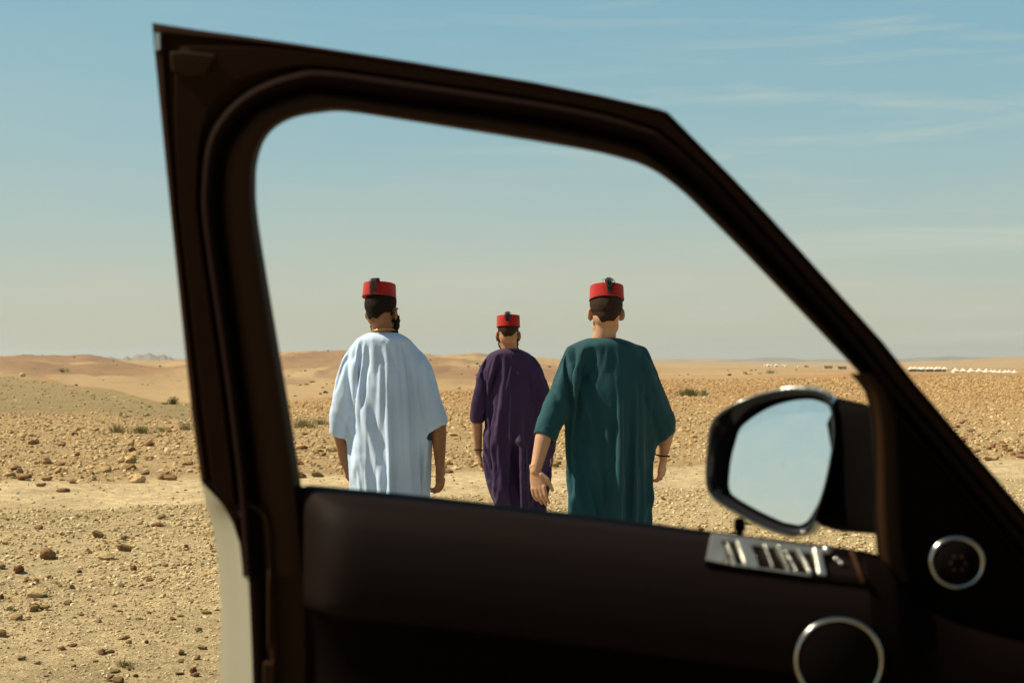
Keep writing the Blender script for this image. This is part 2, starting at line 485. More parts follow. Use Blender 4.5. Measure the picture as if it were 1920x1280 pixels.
# ---------------------------------------------------------------- stones
def rock_mesh(name, seed, sub=2, ang=0.35, flatk=1.0):
    bm = bmesh.new(); bmesh.ops.create_icosphere(bm, subdivisions=sub, radius=0.5)
    r_ = random.Random(seed)
    planes = [(Vector((r_.gauss(0, 1), r_.gauss(0, 1), r_.gauss(0, 1))).normalized(), r_.uniform(.24, .42)) for _ in range(9)]
    for v in bm.verts:
        for n, d in planes:
            k = v.co.dot(n)
            if k > d: v.co -= n * (k - d) * 0.92
        v.co += Vector((r_.gauss(0, 1), r_.gauss(0, 1), r_.gauss(0, 1))) * 0.018 * ang / .35
    me = bpy.data.meshes.new(name); bm.to_mesh(me); bm.free()
    me.polygons.foreach_set('use_smooth', [False] * len(me.polygons))
    return me
def stone_mat(name, c, a=.25):
    m = mat(name, c, .95, noise=(6, a), bump=(25, .02), spec=.12)
    return m
SM = {'tan': stone_mat('tan_stone', (.47, .32, .15)), 'pale': stone_mat('pale_stone', (.62, .45, .235)), 'red': stone_mat('red_brown_stone', (.29, .14, .07)),
      'brown': stone_mat('brown_stone', (.33, .20, .095)), 'dark': stone_mat('dark_stone', (.13, .09, .065))}
ROCKS = {}
for k_, m_ in SM.items():
    ROCKS[k_] = []
    for s_ in range(4):
        me = rock_mesh(k_ + '_stone', 40 + s_ + len(ROCKS) * 7, 2 if s_ else 3)
        me.materials.append(m_); ROCKS[k_].append(me)
def ground_at(px, py):
    """where the line of sight through a pixel meets the flat ground"""
    d = ray(px, py); t = -CAM.z / d.z
    p = CAM + d * t
    return p.x, p.y
def put_stone(kind, x, y, w, h, dep, label, group=None, var=None, rz=None, tilt=0.0, name='stone'):
    me = ROCKS[kind][random.randrange(4) if var is None else var]
    o = bpy.data.objects.new(name, me); col.objects.link(o)
    o.scale = (w, dep, h)
    o.rotation_euler = (random.uniform(-tilt, tilt), random.uniform(-tilt, tilt), random.uniform(0, 6.28) if rz is None else rz)
    o.location = (x, y, tz(x, y) + h * 0.26)
    return tag(o, label, 'stone', group)
# the ones that stand out: (px, py of its foot, width px, height px, kind, label)
for px_, py_, w_, h_, kd, lb, rz_ in [
    (90, 1050, 27, 22, 'brown', 'square-cut brown block of stone on the left gravel, the biggest there', .3),
    (33, 1070, 20, 16, 'red', 'pointed reddish stone left of the square brown block', .1),
    (68, 1112, 46, 19, 'pale', 'long flat pale stone lying below the square brown block', 0),
    (232, 1035, 26, 14, 'brown', 'wedge-shaped dark brown stone beside the split pale rock', .2),
    (200, 1048, 33, 15, 'pale', 'split pale rock with a brown end, left of the wedge-shaped stone', 0),
    (182, 1013, 21, 15, 'brown', 'rounded brown stone behind the split pale rock', 0),
    (297, 989, 24, 8, 'red', 'thin flat reddish slab near the door edge', 0),
    (72, 996, 15, 10, 'brown', 'round grey-brown pebble at the far left behind the brown block', 0),
    (251, 1065, 12, 12, 'brown', 'small round brown stone in front of the wedge-shaped stone', 0),
    (149, 1068, 9, 6, 'dark', 'tiny black stone alone on bare gravel right of the brown block', 0),
    (135, 1096, 10, 10, 'tan', 'egg-shaped tan pebble right of the long flat pale stone', 0),
    (127, 1124, 15, 11, 'brown', 'half-shaded brown stone right of the long flat pale stone', 0),
    (66, 1136, 18, 9, 'red', 'low dark reddish stone below the long flat pale stone', 0),
    (213, 1127, 10, 8, 'pale', 'small white angular chip on the bare gravel', .5),
    (207, 1213, 17, 7, 'red', 'flat rust-coloured stone on the bare gravel near the bottom', .1),
    (221, 1269, 20, 14, 'brown', 'brown stone with a lit top at the bottom edge of the picture', 0),
    (361, 1254, 14, 14, 'red', 'small peaked reddish stone by the door edge near the bottom', 0),
    (396, 1003, 20, 11, 'pale', 'pale flat-topped stone against the door edge', 0),
    (120, 914, 26, 10, 'brown', 'long brown rock on the far bank of the track at left', 0),
    (76, 905, 20, 8, 'tan', 'tan rock on the far bank of the track, left of the long brown one', 0),
    (172, 896, 14, 11, 'pale', 'upright pale rock on the far bank of the track', 0),
    (40, 1226, 15, 8, 'tan', 'tan stone low on the gravel at the left edge', 0),
    (386, 1141, 22, 7, 'tan', 'long low tan stone touching the door edge', 0)]:
    x_, y_ = ground_at(px_, py_)
    s_ = y_ / F_PX
    put_stone(kd, x_, y_, w_ * s_ * 1.18, h_ * s_ * 1.35, min(w_, h_ * 1.5) * s_ * 1.2, lb, None, rz=rz_)
x_, y_ = ground_at(42, 779); 
gl = [('tan', 'tan'), ('brown', 'brown'), ('pale', 'pale'), ('red', 'reddish')]
cnt = 0
while cnt < 120:       # nearer side of the track
    if random.random() < .72: px_ = random.uniform(0, 395); py_ = 965 + 310 * random.random() ** 1.2; zone = 'left of the open door'
    else: px_ = random.uniform(1235, 1630); py_ = random.uniform(925, 1015); zone = 'seen under the wing mirror'
    x_, y_ = ground_at(px_, py_)
    kd, wd = random.choices(gl, (6, 4, 3, 1))[0]
    w_ = random.uniform(.022, .055) * (1 if random.random() < .8 else 1.6)
    put_stone(kd, x_, y_, w_ * 1.2, w_ * random.uniform(.45, .85), w_ * random.uniform(.7, 1.1), 'small %s stone among the near gravel %s' % (wd, zone),
              'small %s stones among the near gravel %s' % (wd, zone), tilt=.3)
    cnt += 1
cnt = 0
while cnt < 150:       # beyond the track
    px_ = random.choice([random.uniform(0, 350), random.uniform(560, 1300), random.uniform(560, 1300), random.uniform(1790, 1920)]); py_ = 780 + 130 * random.random() ** .7
    zone = 'left of the open door' if px_ < 400 else 'seen through the window opening' if px_ < 1500 else 'at the right edge beyond the door frame'
    x_, y_ = ground_at(px_, py_)
    if y_ < 15.35 + (x_ + 5.5) * .3 + 1.3: continue
    kd, wd = random.choices(gl, (5, 6, 2, 3))[0]
    w_ = random.uniform(.10, .20)
    put_stone(kd, x_, y_, w_ * 1.2, w_ * random.uniform(.45, .8), w_ * random.uniform(.7, 1.1), '%s rock in the stony field %s' % (wd, zone),
              '%s rocks in the stony field %s' % (wd, zone), tilt=.3)
    cnt += 1

def gravel(name, label, X, Y, S, tone, color, flat=.62, sub=1):
    """one uncountable mass of stones: points that a node tree turns into rocks"""
    Z = terrain(X, Y)
    n = len(X)
    v = np.stack([X, Y, Z + S * 0.12], 1)
    me = bpy.data.meshes.new(name); me.vertices.add(n); me.vertices.foreach_set('co', v.astype(np.float32).ravel())
    rot = rng.uniform(-.45, .45, (n, 3)); rot[:, 2] = rng.uniform(0, 6.28, n)
    sc_ = np.stack([S * rng.uniform(.8, 1.4, n), S * rng.uniform(.7, 1.1, n), S * flat * rng.uniform(.6, 1.3, n)], 1)
    for nm, dat in (('rot', rot), ('scl', sc_)):
        a = me.attributes.new(nm, 'FLOAT_VECTOR', 'POINT'); a.data.foreach_set('vector', dat.astype(np.float32).ravel())
    a = me.attributes.new('tone', 'FLOAT', 'POINT'); a.data.foreach_set('value', tone.astype(np.float32))
    a = me.attributes.new('pick', 'INT', 'POINT'); a.data.foreach_set('value', rng.integers(0, 5, n).astype(np.int32))
    o = bpy.data.objects.new(name, me); col.objects.link(o)
    m = bpy.data.materials.new(name); m.use_nodes = True
    t = m.node_tree; b = t.nodes['Principled BSDF']; b.inputs['Roughness'].default_value = .95; b.inputs['Specular IOR Level'].default_value = .1
    at_ = t.nodes.new('ShaderNodeAttribute'); at_.attribute_type = 'INSTANCER'; at_.attribute_name = 'tone'
    r_ = t.nodes.new('ShaderNodeValToRGB')
    while len(r_.color_ramp.elements) < len(color): r_.color_ramp.elements.new(.5)
    for i_, (e, c) in enumerate(zip(r_.color_ramp.elements, color)):
        e.position = i_ / (len(color) - 1); e.color = (*c, 1)
    t.links.new(at_.outputs['Fac'], r_.inputs[0]); t.links.new(r_.outputs[0], b.inputs['Base Color'])
    me.materials.append(m)
    ng = bpy.data.node_groups.new(name, 'GeometryNodeTree')
    ng.interface.new_socket('Geometry', in_out='INPUT', socket_type='NodeSocketGeometry')
    ng.interface.new_socket('Geometry', in_out='OUTPUT', socket_type='NodeSocketGeometry')
    A, K = ng.nodes.new, ng.links.new
    gi, go_ = A('NodeGroupInput'), A('NodeGroupOutput')
    g2i = A('GeometryNodeGeometryToInstance')
    for s_ in range(5):
        ic = A('GeometryNodeMeshIcoSphere'); ic.inputs['Radius'].default_value = .5; ic.inputs['Subdivisions'].default_value = sub
        sp = A('GeometryNodeSetPosition'); K(ic.outputs[0], sp.inputs['Geometry'])
        rv = A('FunctionNodeRandomValue'); rv.data_type = 'FLOAT_VECTOR'
        rv.inputs[0].default_value = (-.17,) * 3; rv.inputs[1].default_value = (.17,) * 3; rv.inputs['Seed'].default_value = s_ * 13 + 1
        K(rv.outputs[0], sp.inputs['Offset'])
        sm = A('GeometryNodeSetMaterial'); sm.inputs['Material'].default_value = m; K(sp.outputs[0], sm.inputs['Geometry'])
        ss = A('GeometryNodeSetShadeSmooth'); ss.inputs['Shade Smooth'].default_value = False; K(sm.outputs[0], ss.inputs['Geometry'])
        K(ss.outputs[0], g2i.inputs[0])
    ip = A('GeometryNodeInstanceOnPoints'); ip.inputs['Pick Instance'].default_value = True
    K(gi.outputs[0], ip.inputs['Points']); K(g2i.outputs[0], ip.inputs['Instance'])
    def named(nm, dt):
        q = A('GeometryNodeInputNamedAttribute'); q.data_type = dt; q.inputs['Name'].default_value = nm; return q.outputs[0]
    K(named('pick', 'INT'), ip.inputs['Instance Index'])
    K(named('scl', 'FLOAT_VECTOR'), ip.inputs['Scale'])
    er = A('FunctionNodeEulerToRotation'); K(named('rot', 'FLOAT_VECTOR'), er.inputs[0]); K(er.outputs[0], ip.inputs['Rotation'])
    K(ip.outputs[0], go_.inputs[0])
    md = o.modifiers.new('scatter', 'NODES'); md.node_group = ng
    return tag(o, label, kind='stuff')
def scatter(n, px0, px1, d0, d1, power=1.0):
    """positions with world density falling as distance**-power"""
    q = 2 - power
    u = rng.random(n)
    D = (d0 ** q + u * (d1 ** q - d0 ** q)) ** (1 / q) if abs(q) > 1e-6 else d0 * (d1 / d0) ** u
    px = rng.uniform(px0, px1, n)
    return (px - 960) / F_PX * D, D, px
# near side
X, Y, px = scatter(135000, -1100, 3050, 4.6, 17.5, .6)
k = (track(X, Y) < rng.uniform(-.02, .5, len(X))) & (Y < 15.35 + (X + 5.5) * .3) & ((fbm(X / 1.1, Y / 1.1, o=3, seed=51) > rng.uniform(-.75, .35, len(X))))
X, Y = X[k], Y[k]
S = 0.009 + 0.030 * rng.random(len(X)) ** 3.0 * sstep(6, 11, Y) + .012 * rng.random(len(X)) ** 3
gravel('gravel', 'fine tan gravel and chips strewn over the near ground', X, Y, S, rng.random(len(X)), [(.30, .18, .085), (.43, .315, .16), (.50, .38, .20), (.55, .43, .235), (.66, .54, .34)])
X, Y, px = scatter(7000, -1100, 3050, 12, 24, .0)
k = (track(X, Y) >= .3) & (rng.random(len(X)) < .8)
X, Y = X[k], Y[k]
gravel('loose_pebbles', 'scattered pebbles lying on the pale dirt track', X, Y, 0.018 + .03 * rng.random(len(X)) ** 3, rng.random(len(X)), [(.22, .14, .08), (.38, .28, .16), (.5, .4, .25)])
# stony field
X, Y, px = scatter(210000, -1100, 3050, 16, 132, 1.15)
E_ = hermite_cols(px, EDGE)
cen = 15.35 + (X + 5.5) * 0.30
den = sstep(1.1, 2.0, Y - cen) * (1 - sstep(.95, 1.06, Y / E_)) * np.where(px < 420, 1 - .93 * sstep(33, 38, Y + 2 * fbm(X / 4, Y / 4, o=2, seed=14)) * (1 - sstep(330, 420, px)), 1)
k = (track(X, Y) < .4) & (rng.random(len(X)) < den) & (fbm(X / 1.6, Y / 1.6, o=3, seed=52) > rng.uniform(-1.1, .25, len(X)))
X, Y = X[k], Y[k]
S = (0.026 + 0.055 * rng.random(len(X)) ** 2.6) * (0.75 + Y / 75) + .05 * (rng.random(len(X)) > .985)
tone = np.clip(rng.random(len(X)) * .8 + .2 * (1 - np.clip(Y / 60, 0, 1)), 0, 1)
gravel('stony_field', 'dense brown clods and stones covering the field beyond the track', X, Y, S, tone, [(.24, .135, .06), (.39, .25, .115), (.47, .33, .16), (.53, .395, .21), (.66, .53, .33)])
X, Y, px = scatter(5000, -500, 1000, 34, 170, 1.0)
k = (Y < hermite_cols(px, EDGE)) & (px < 500)
X, Y = X[k], Y[k]
gravel('sparse_stones', 'sparse dark stones dotted over the olive slope at left', X, Y, .03 + .11 * rng.random(len(X)) ** 7, rng.random(len(X)), [(.12, .08, .045), (.24, .18, .09), (.34, .26, .14)])
X, Y, px = scatter(420, -400, 1500, 150, 620, .4)
k = rng.random(len(X)) < np.where(px < 1100, .9, .35)
X, Y = X[k], Y[k]
gravel('desert_scrub', 'scattered dark scrub specks over the far sand hills', X, Y, .35 + .7 * rng.random(len(X)) ** 2, rng.random(len(X)), [(.06, .055, .025), (.12, .09, .045), (.18, .12, .06)])

# ---------------------------------------------------------------- plants
LEAF = mat('dry_green_leaf', (.10, .115, .035), .8, noise=(9, .4))
STRAW = mat('dry_grass_blade', (.27, .23, .10), .85, noise=(9, .3))
OLIVE = mat('olive_grass_blade', (.20, .19, .065), .85, noise=(9, .3))
BARK = mat('shrub_stem', (.12, .085, .05), .9)
def blades(n, w, h, lean, bw, seed, droop=.3):
    r_ = random.Random(seed); v = []; f = []
    for _ in range(n):
        a = r_.uniform(0, 6.283); rr_ = abs(r_.gauss(0, .42)) * w / 2
        x, y = rr_ * math.cos(a), rr_ * math.sin(a)
        hh = h * r_.uniform(.45, 1.05); ln = lean * r_.uniform(.2, 1) * hh; a2 = a + r_.gauss(0, .7)
        dx, dy = math.cos(a2), math.sin(a2); sx, sy = -dy * bw / 2, dx * bw / 2
        p = [(0, 0, 1), (.45, .55, .8), (1, 1 - droop * r_.random(), .08)]
        b = len(v)
        for t_, z_, k_ in p:
            cx, cy = x + dx * ln * t_, y + dy * ln * t_
            v.append((cx - sx * k_, cy - sy * k_, hh * z_)); v.append((cx + sx * k_, cy + sy * k_, hh * z_))
        f += [(b, b + 1, b + 3, b + 2), (b + 2, b + 3, b + 5, b + 4)]
    return v, f
def tuft(px_, py_, w, h, label, m=None, n=260, seed=1, lean=.6, dist=None, name='grass_tuft', cat='grass tuft', leafy=False):
    if dist is None: x_, y_ = ground_at(px_, py_)
    else: x_, y_ = (px_ - 960) / F_PX * dist, dist
    r_ = empty(name, (x_, y_, tz(x_, y_) - .01)); tag(r_, label, cat)
    v, f = blades(n, w, h, lean, max(.006, y_ * .00016), seed)
    link('blades', mesh('blades', v, f), m or STRAW, r_, False)
    if leafy:
        v, f = [], []; q = random.Random(seed)
        for _ in range(n * 2):
            a = q.uniform(0, 6.28); rad = math.sqrt(q.random()) * w / 2; z_ = q.uniform(.15, 1) * h * (1 - .5 * (rad / (w / 2)) ** 2)
            lobe = 1 + .25 * math.sin(3 * a + seed)
            c = Vector((rad * lobe * math.cos(a), rad * lobe * math.sin(a), z_)); s_ = h * .06
            u = Vector((q.gauss(0, 1), q.gauss(0, 1), q.gauss(0, 1))).normalized() * s_; k_ = Vector((q.gauss(0, 1), q.gauss(0, 1), q.gauss(0, 1))).normalized() * s_ * .6
            b = len(v); v += [c - u, c + k_, c + u, c - k_]; f.append((b, b + 1, b + 2, b + 3))
        link('leaves', mesh('leaves', v, f), LEAF, r_, False)
        s_ = MB()
        for i_ in range(7):
            a = i_ * .9; s_.tube([(0, 0, 0), (.2 * w * math.cos(a), .2 * w * math.sin(a), h * .4), (.38 * w * math.cos(a), .38 * w * math.sin(a), h * .75)], [.02 * h, .014 * h, .006 * h], 5)
        s_.build('stem', BARK, r_)
    return r_
tuft(325, 757, .36, .30, 'round dark green shrub at the foot of the olive slope near the door frame', LEAF, 160, 3, .8, 45, 'desert_shrub', 'shrub', True)
tuft(307, 754, .24, .11, 'small low shrub just left of the round green shrub', LEAF, 60, 4, .8, 45, 'desert_shrub', 'shrub', True)
tuft(1293, 742, 1.35, .42, 'wide olive-green grass clump at the far side of the stony field', OLIVE, 900, 5, .7, None)
tuft(1320, 741, .5, .30, 'small olive grass clump right beside the wide one', OLIVE, 260, 15, .7, None)
tuft(222, 810, .7, .24, 'low straw-coloured tuft left of its greener neighbour', STRAW, 300, 6, .8)
tuft(265, 812, .45, .22, 'greenish dry tuft in the stony field at left', OLIVE, 260, 7, .8)
tuft(303, 808, .5, .14, 'faint flattened dry tuft between the green tuft and the door frame', STRAW, 160, 8, .9)
tuft(350, 805, .5, .25, 'straw tuft right against the door frame', STRAW, 200, 9, .8)
tuft(570, 800, .8, .26, 'straw tuft seen just inside the window opening', STRAW, 380, 10, .8)
tuft(600, 795, .6, .22, 'thin straw tuft left of the man in pale blue', STRAW, 260, 11, .8)
tuft(1400, 985, .16, .06, 'tiny weed on the gravel below the mirror', OLIVE, 60, 12, .8)
tuft(235, 1235, .12, .05, 'tiny green weed on the gravel at the bottom left', OLIVE, 70, 13, .8)
tuft(20, 1142, .1, .05, 'tiny green sprig at the left edge of the gravel', OLIVE, 50, 14, .8)
def far_bush(px_, dist, w, h, label, m, seed):
    return tuft(px_, 0, w, h, label, m, 60, seed, .8, dist, 'desert_shrub', 'shrub', True)
far_bush(117, 330, 4.5, 1.4, 'tiny dark bush in the sandy valley at far left', LEAF, 21)
far_bush(1446, 300, 2.6, 1.5, 'lone brown bush in a hollow of the sand plain above the mirror', BARK, 22)
far_bush(1425, 300, 1.4, .7, 'very small low bush left of the lone brown bush', BARK, 24)
x_ = (42 - 960) / F_PX * 108
put_stone('pale', x_, 108, .55, .5, .5, 'white boulder alone at the top of the olive slope', None)

# ---------------------------------------------------------------- camps, hut, pole
CANVAS = mat('white_canvas', (.74, .68, .55), .85, noise=(.6, .08))
CANVAS_D = mat('shaded_canvas_doorway', (.16, .12, .09), .9)  # flat dark tone stands in for the shade inside the tent openings
CANVAS_S = mat('tan_tent_cloth', (.36, .28, .19), .9)
WOOD = mat('weathered_pole_wood', (.12, .085, .06), .9)
PLASTER = mat('mud_plaster', (.42, .31, .19), .9, noise=(1, .15))
def bell_tent(w, h):
    wall, roof, door = MB(), MB(), MB()
    hw = w / 2
    wall.rings([[(-hw, -hw, 0), (hw, -hw, 0), (hw, hw, 0), (-hw, hw, 0)], [(-hw * .96, -hw * .96, h * .42), (hw * .96, -hw * .96, h * .42), (hw * .96, hw * .96, h * .42), (-hw * .96, hw * .96, h * .42)]])
    prof = [(1.06, .42), (.62, .60), (.30, .80), (.03, 1.0)]
    roof.rings([[(-hw * a, -hw * a, h * b), (hw * a, -hw * a, h * b), (hw * a, hw * a, h * b), (-hw * a, hw * a, h * b)] for a, b in prof])
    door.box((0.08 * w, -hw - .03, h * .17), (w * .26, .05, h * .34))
    return wall, roof, door
def place_tent(px_, dist, w, h, label, group, first={}):
    x_ = (px_ - 960) / F_PX * dist
    r_ = empty('canvas_tent', (x_, dist, tz(x_, dist) - .1), random.uniform(-.2, .5)); tag(r_, label, 'tent', group)
    key = 't'
    if key not in first:
        a, b, c = bell_tent(1, 1)
        first[key] = [a.build('tent_wall', CANVAS, r_, False), b.build('tent_roof', CANVAS, r_, False), c.build('doorway', CANVAS_D, r_, False)]
        for o in first[key]: o.scale = (w, w, h)
    else:
        for o in first[key]:
            c = o.copy(); col.objects.link(c); c.parent = r_; c.scale = (w, w, h)
rw = 'white tents in the row beyond the stony field at right'
words = ['leftmost', 'second', 'third', 'fourth', 'fifth', 'sixth', 'seventh', 'eighth', 'ninth', 'tenth', 'last']
for i_, p_ in enumerate([1791.7, 1805.5, 1821, 1836, 1850, 1858.7, 1865, 1875.5, 1885, 1892.3, 1903]):
    sz = (2.5, 2.4) if i_ < 5 else (1.95, 2.1)
    place_tent(p_, 590 - i_ * 3 + (i_ % 2) * 8, sz[0], sz[1], '%s white tent, counted from the left, in the right-hand row' % words[i_], rw)
def place_canopy(px_, dist, w, h, label, group, first={}):
    x_ = (px_ - 960) / F_PX * dist
    r_ = empty('canopy_tent', (x_, dist, tz(x_, dist) - .1), .2); tag(r_, label, 'tent', group)
    if 'o' not in first:
        roof = MB(); roof.rings([[(-a, -a, b), (a, -a, b), (a, a, b), (-a, a, b)] for a, b in [(.55, .50), (.55, .56), (.3, .74), (.02, 1)]])
        first['o'] = [roof.build('tent_roof', CANVAS, r_, False)]
        for sx in (-1, 1):
            for sy in (-1, 1):
                p = MB(); p.box((sx * .47, sy * .47, .25), (.06, .06, .5)); first['o'].append(p.build('tent_pole', WOOD, r_, False))
        c = MB(); c.box((0.05, .4, .25), (.8, .03, .5)); first['o'].append(c.build('back_wall', CANVAS_S, r_, False))
        for o in first['o']: o.scale = (w, w, h)
    else:
        for o in first['o']:
            c = o.copy(); col.objects.link(c); c.parent = r_; c.scale = (w, w, h)
for i_, p_ in enumerate([1708.5, 1715.8, 1724.6, 1731, 1741, 1747.5, 1757, 1762.5, 1771.5]):
    place_canopy(p_, 640 + (i_ % 3) * 10, 2.3, 2.5, '%s open-sided canopy tent, counted from the door frame' % words[i_], 'canopy tents between the door frame and the tent row')
for i_, (p_, s_) in enumerate([(1435, 2.5), (1440.6, 3.2), (1446, 2.3), (1455, 3.2), (1468, 2.5), (1473, 2.2), (1496.5, 1.8)]):
    place_tent(p_, 1450 - i_ * 10, s_, s_, '%s tiny white tent, counted from the left, in the distant camp above the mirror' % words[i_], 'tiny tents of the distant camp')
for p_, d_, w_, h_, lb in ((1552, 900, 5.2, 1.5, 'low mud-walled hut on the plain, left of a similar one'), (1578, 760, 4.6, 1.6, 'low mud-walled hut nearest the door frame')):
    x_ = (p_ - 960) / F_PX * d_
    r_ = empty('mud_hut', (x_, d_, tz(x_, d_) - .1)); tag(r_, lb, 'hut', 'mud huts on the plain')
    b = MB(); b.box((0, 0, h_ / 2), (w_, w_ * .6, h_)); b.build('wall', PLASTER, r_, False)
    b = MB(); b.box((0, 0, h_ + .09), (w_ + .3, w_ * .66, .18)); b.build('roof', WOOD, r_, False)
    b = MB(); b.box((-w_ * .2, -w_ * .3 - .03, h_ * .38), (.8, .05, h_ * .75)); b.build('door', CANVAS_D, r_, False)
DARKP = mat('dark_vehicle_paint', (.03, .03, .035), .4)
x_ = (1512 - 960) / F_PX * 1400
vr = empty('parked_car', (x_, 1400, tz(x_, 1400))); tag(vr, 'tiny dark car parked on the plain right of the distant camp', 'car')
b = MB(); b.box((0, 0, .75), (4.2, 1.8, .7)); b.build('body', DARKP, vr, True, .15)
b = MB(); b.rings([[(-1.5, -.8, 1.1), (1.1, -.8, 1.1), (1.1, .8, 1.1), (-1.5, .8, 1.1)], [(-1.2, -.7, 1.6), (.6, -.7, 1.6), (.6, .7, 1.6), (-1.2, .7, 1.6)]]); b.build('cabin', DARKP, vr, False)
for sx in (-1.3, 1.3):
    for sy in (-.85, .85):
        b = MB(); b.tube([(sx, sy - .1, .35), (sx, sy + .1, .35)], .36, 12); b.build('wheel', DARKP, vr)
x_ = (298.5 - 960) / F_PX * 1500
pr = empty('utility_pole', (x_, 1500, z_of_y(676.5, 1500))); tag(pr, 'thin wooden utility pole standing in front of the jagged peaks', 'utility pole')
b = MB(); b.tube([(0, 0, -3), (0, 0, 6.8)], [.2, .14], 8); b.build('post', WOOD, pr)
b = MB(); b.box((0, 0, 6.0), (2.2, .18, .18)); b.build('crossarm', WOOD, pr, False)
# ================================================================ THE CAR
BLK = mat('dark_brown_door_plastic', (.021, .0082, .0034), .7, bump=(900, .0004), spec=.03)
BLK2 = mat('near_black_door_plastic', (.0034, .0017, .0012), .7, bump=(1200, .0003), spec=.02)
RUB = mat('black_rubber_seal', (.010, .0046, .0034), .8, spec=.02)
TRIMB = mat('satin_brown_window_trim', (.028, .0125, .005), .6, spec=.05)
LEDGE = mat('soft_aubergine_ledge', (.0070, .0034, .0028), .65, bump=(700, .0005), spec=.06)
PAINT = mat('pale_silver_paint', (.27, .265, .215), .45, metal=.2, coat=.2)
GLOSSB = mat('gloss_black_mirror_shell', (.010, .009, .010), .16, coat=.6)
CHROME = mat('satin_chrome', (.40, .40, .38), .22, metal=1.0)
SILV = mat('brushed_silver_plastic', (.50, .50, .44), .30, metal=.85, bump=(45, .004))
GLASSM = mat('mirror_glass', (.90, .93, .94), .015, metal=1.0)
MESHG = mat('speaker_grille', (.004, .0025, .002), .7, spec=.04)
ARMB = mat('matt_black_plastic', (.0025, .0018, .0016), .7, spec=.02)
LEATH = mat('seat_leather', (.05, .045, .04), .5, bump=(60, .002))

def smudge():
    t = GLASSM.node_tree; b = t.nodes['Principled BSDF']; o_ = t.nodes['Material Output']
    d = t.nodes.new('ShaderNodeBsdfDiffuse'); d.inputs[0].default_value = (.75, .76, .70, 1)
    tc_ = t.nodes.new('ShaderNodeTexCoord'); n = t.nodes.new('ShaderNodeTexNoise'); n.inputs['Scale'].default_value = 55; n.inputs['Detail'].default_value = 6; n.inputs['Roughness'].default_value = .7
    r_ = t.nodes.new('ShaderNodeMapRange'); r_.inputs[1].default_value = .42; r_.inputs[2].default_value = .80; r_.inputs[3].default_value = .05; r_.inputs[4].default_value = .22
    mx_ = t.nodes.new('ShaderNodeMixShader')
    t.links.new(tc_.outputs['Object'], n.inputs['Vector']); t.links.new(n.outputs['Fac'], r_.inputs[0]); t.links.new(r_.outputs[0], mx_.inputs[0])
    t.links.new(b.outputs[0], mx_.inputs[1]); t.links.new(d.outputs[0], mx_.inputs[2]); t.links.new(mx_.outputs[0], o_.inputs['Surface'])
smudge()
P1 = CAM + ray(567, 912) * (1.40 / ray(567, 912).y)
P2 = CAM + ray(1646, 1043) * (1.37 / ray(1646, 1043).y)
UD = Vector((P2.x - P1.x, P2.y - P1.y, 0)).normalized()      # along the door, towards its hinge
ND = Vector((UD.y, -UD.x, 0)).normalized()                    # out of its inner face, towards the seat
O0 = Vector((P1.x, P1.y, 0))
def W(u, w, n): return O0 + UD * u + Vector((0, 0, w)) + ND * n
def uw(px, py, n=0.0):
    """the door's own coordinates (along, height) of a traced outline point lying n in front of its plane"""
    d = ray(px, py); b = O0 + ND * n
    t = (b - CAM).dot(ND) / d.dot(ND)
    p = CAM + d * t
    return (p - O0).dot(UD), p.z
def WP(px, py, n=0.0):
    u, w = uw(px, py, n); return W(u, w, n)

HU = 1.02                                    # hinge position along the door
HINGE = W(HU, 0, 0)
OPEN = R(85)
ca, sa = math.cos(OPEN), math.sin(OPEN)
bx = -UD                                     # rearward along the open door
CR = Vector((bx.x * ca - bx.y * sa, bx.x * sa + bx.y * ca, 0))   # rearward along the car's side
CN = Vector((-CR.y, CR.x, 0))
if (O0 - HINGE).dot(CN) < 0: CN = -CN        # outward from the car's left side
car = empty('car', HINGE)
tag(car, 'pale silver off-road car with its dark-lined front door standing open', 'car')
bpy.context.view_layer.update()
def cpart(mb, name, m, smooth=True, bevel=0, parent=None):
    return mb.build(name, m, parent or car, smooth, bevel, world=True)

def catmull(P, k):
    P = [np.array(p, float) for p in P]; out_ = []
    for i in range(len(P) - 1):
        a, b, c, d = P[max(i - 1, 0)], P[i], P[i + 1], P[min(i + 2, len(P) - 1)]
        for j in range(k):
            t = j / k
            out_.append(.5 * ((2 * b) + (c - a) * t + (2 * a - 5 * b + 4 * c - d) * t * t + (3 * b - a - 3 * c + d) * t ** 3))
    out_.append(P[-1]); return out_
def lin(P, k):
    P = [np.array(p, float) for p in P]; out_ = []
    for i in range(len(P) - 1):
        for j in range(k): out_.append(P[i] + (P[i + 1] - P[i]) * j / k)
    out_.append(P[-1]); return out_
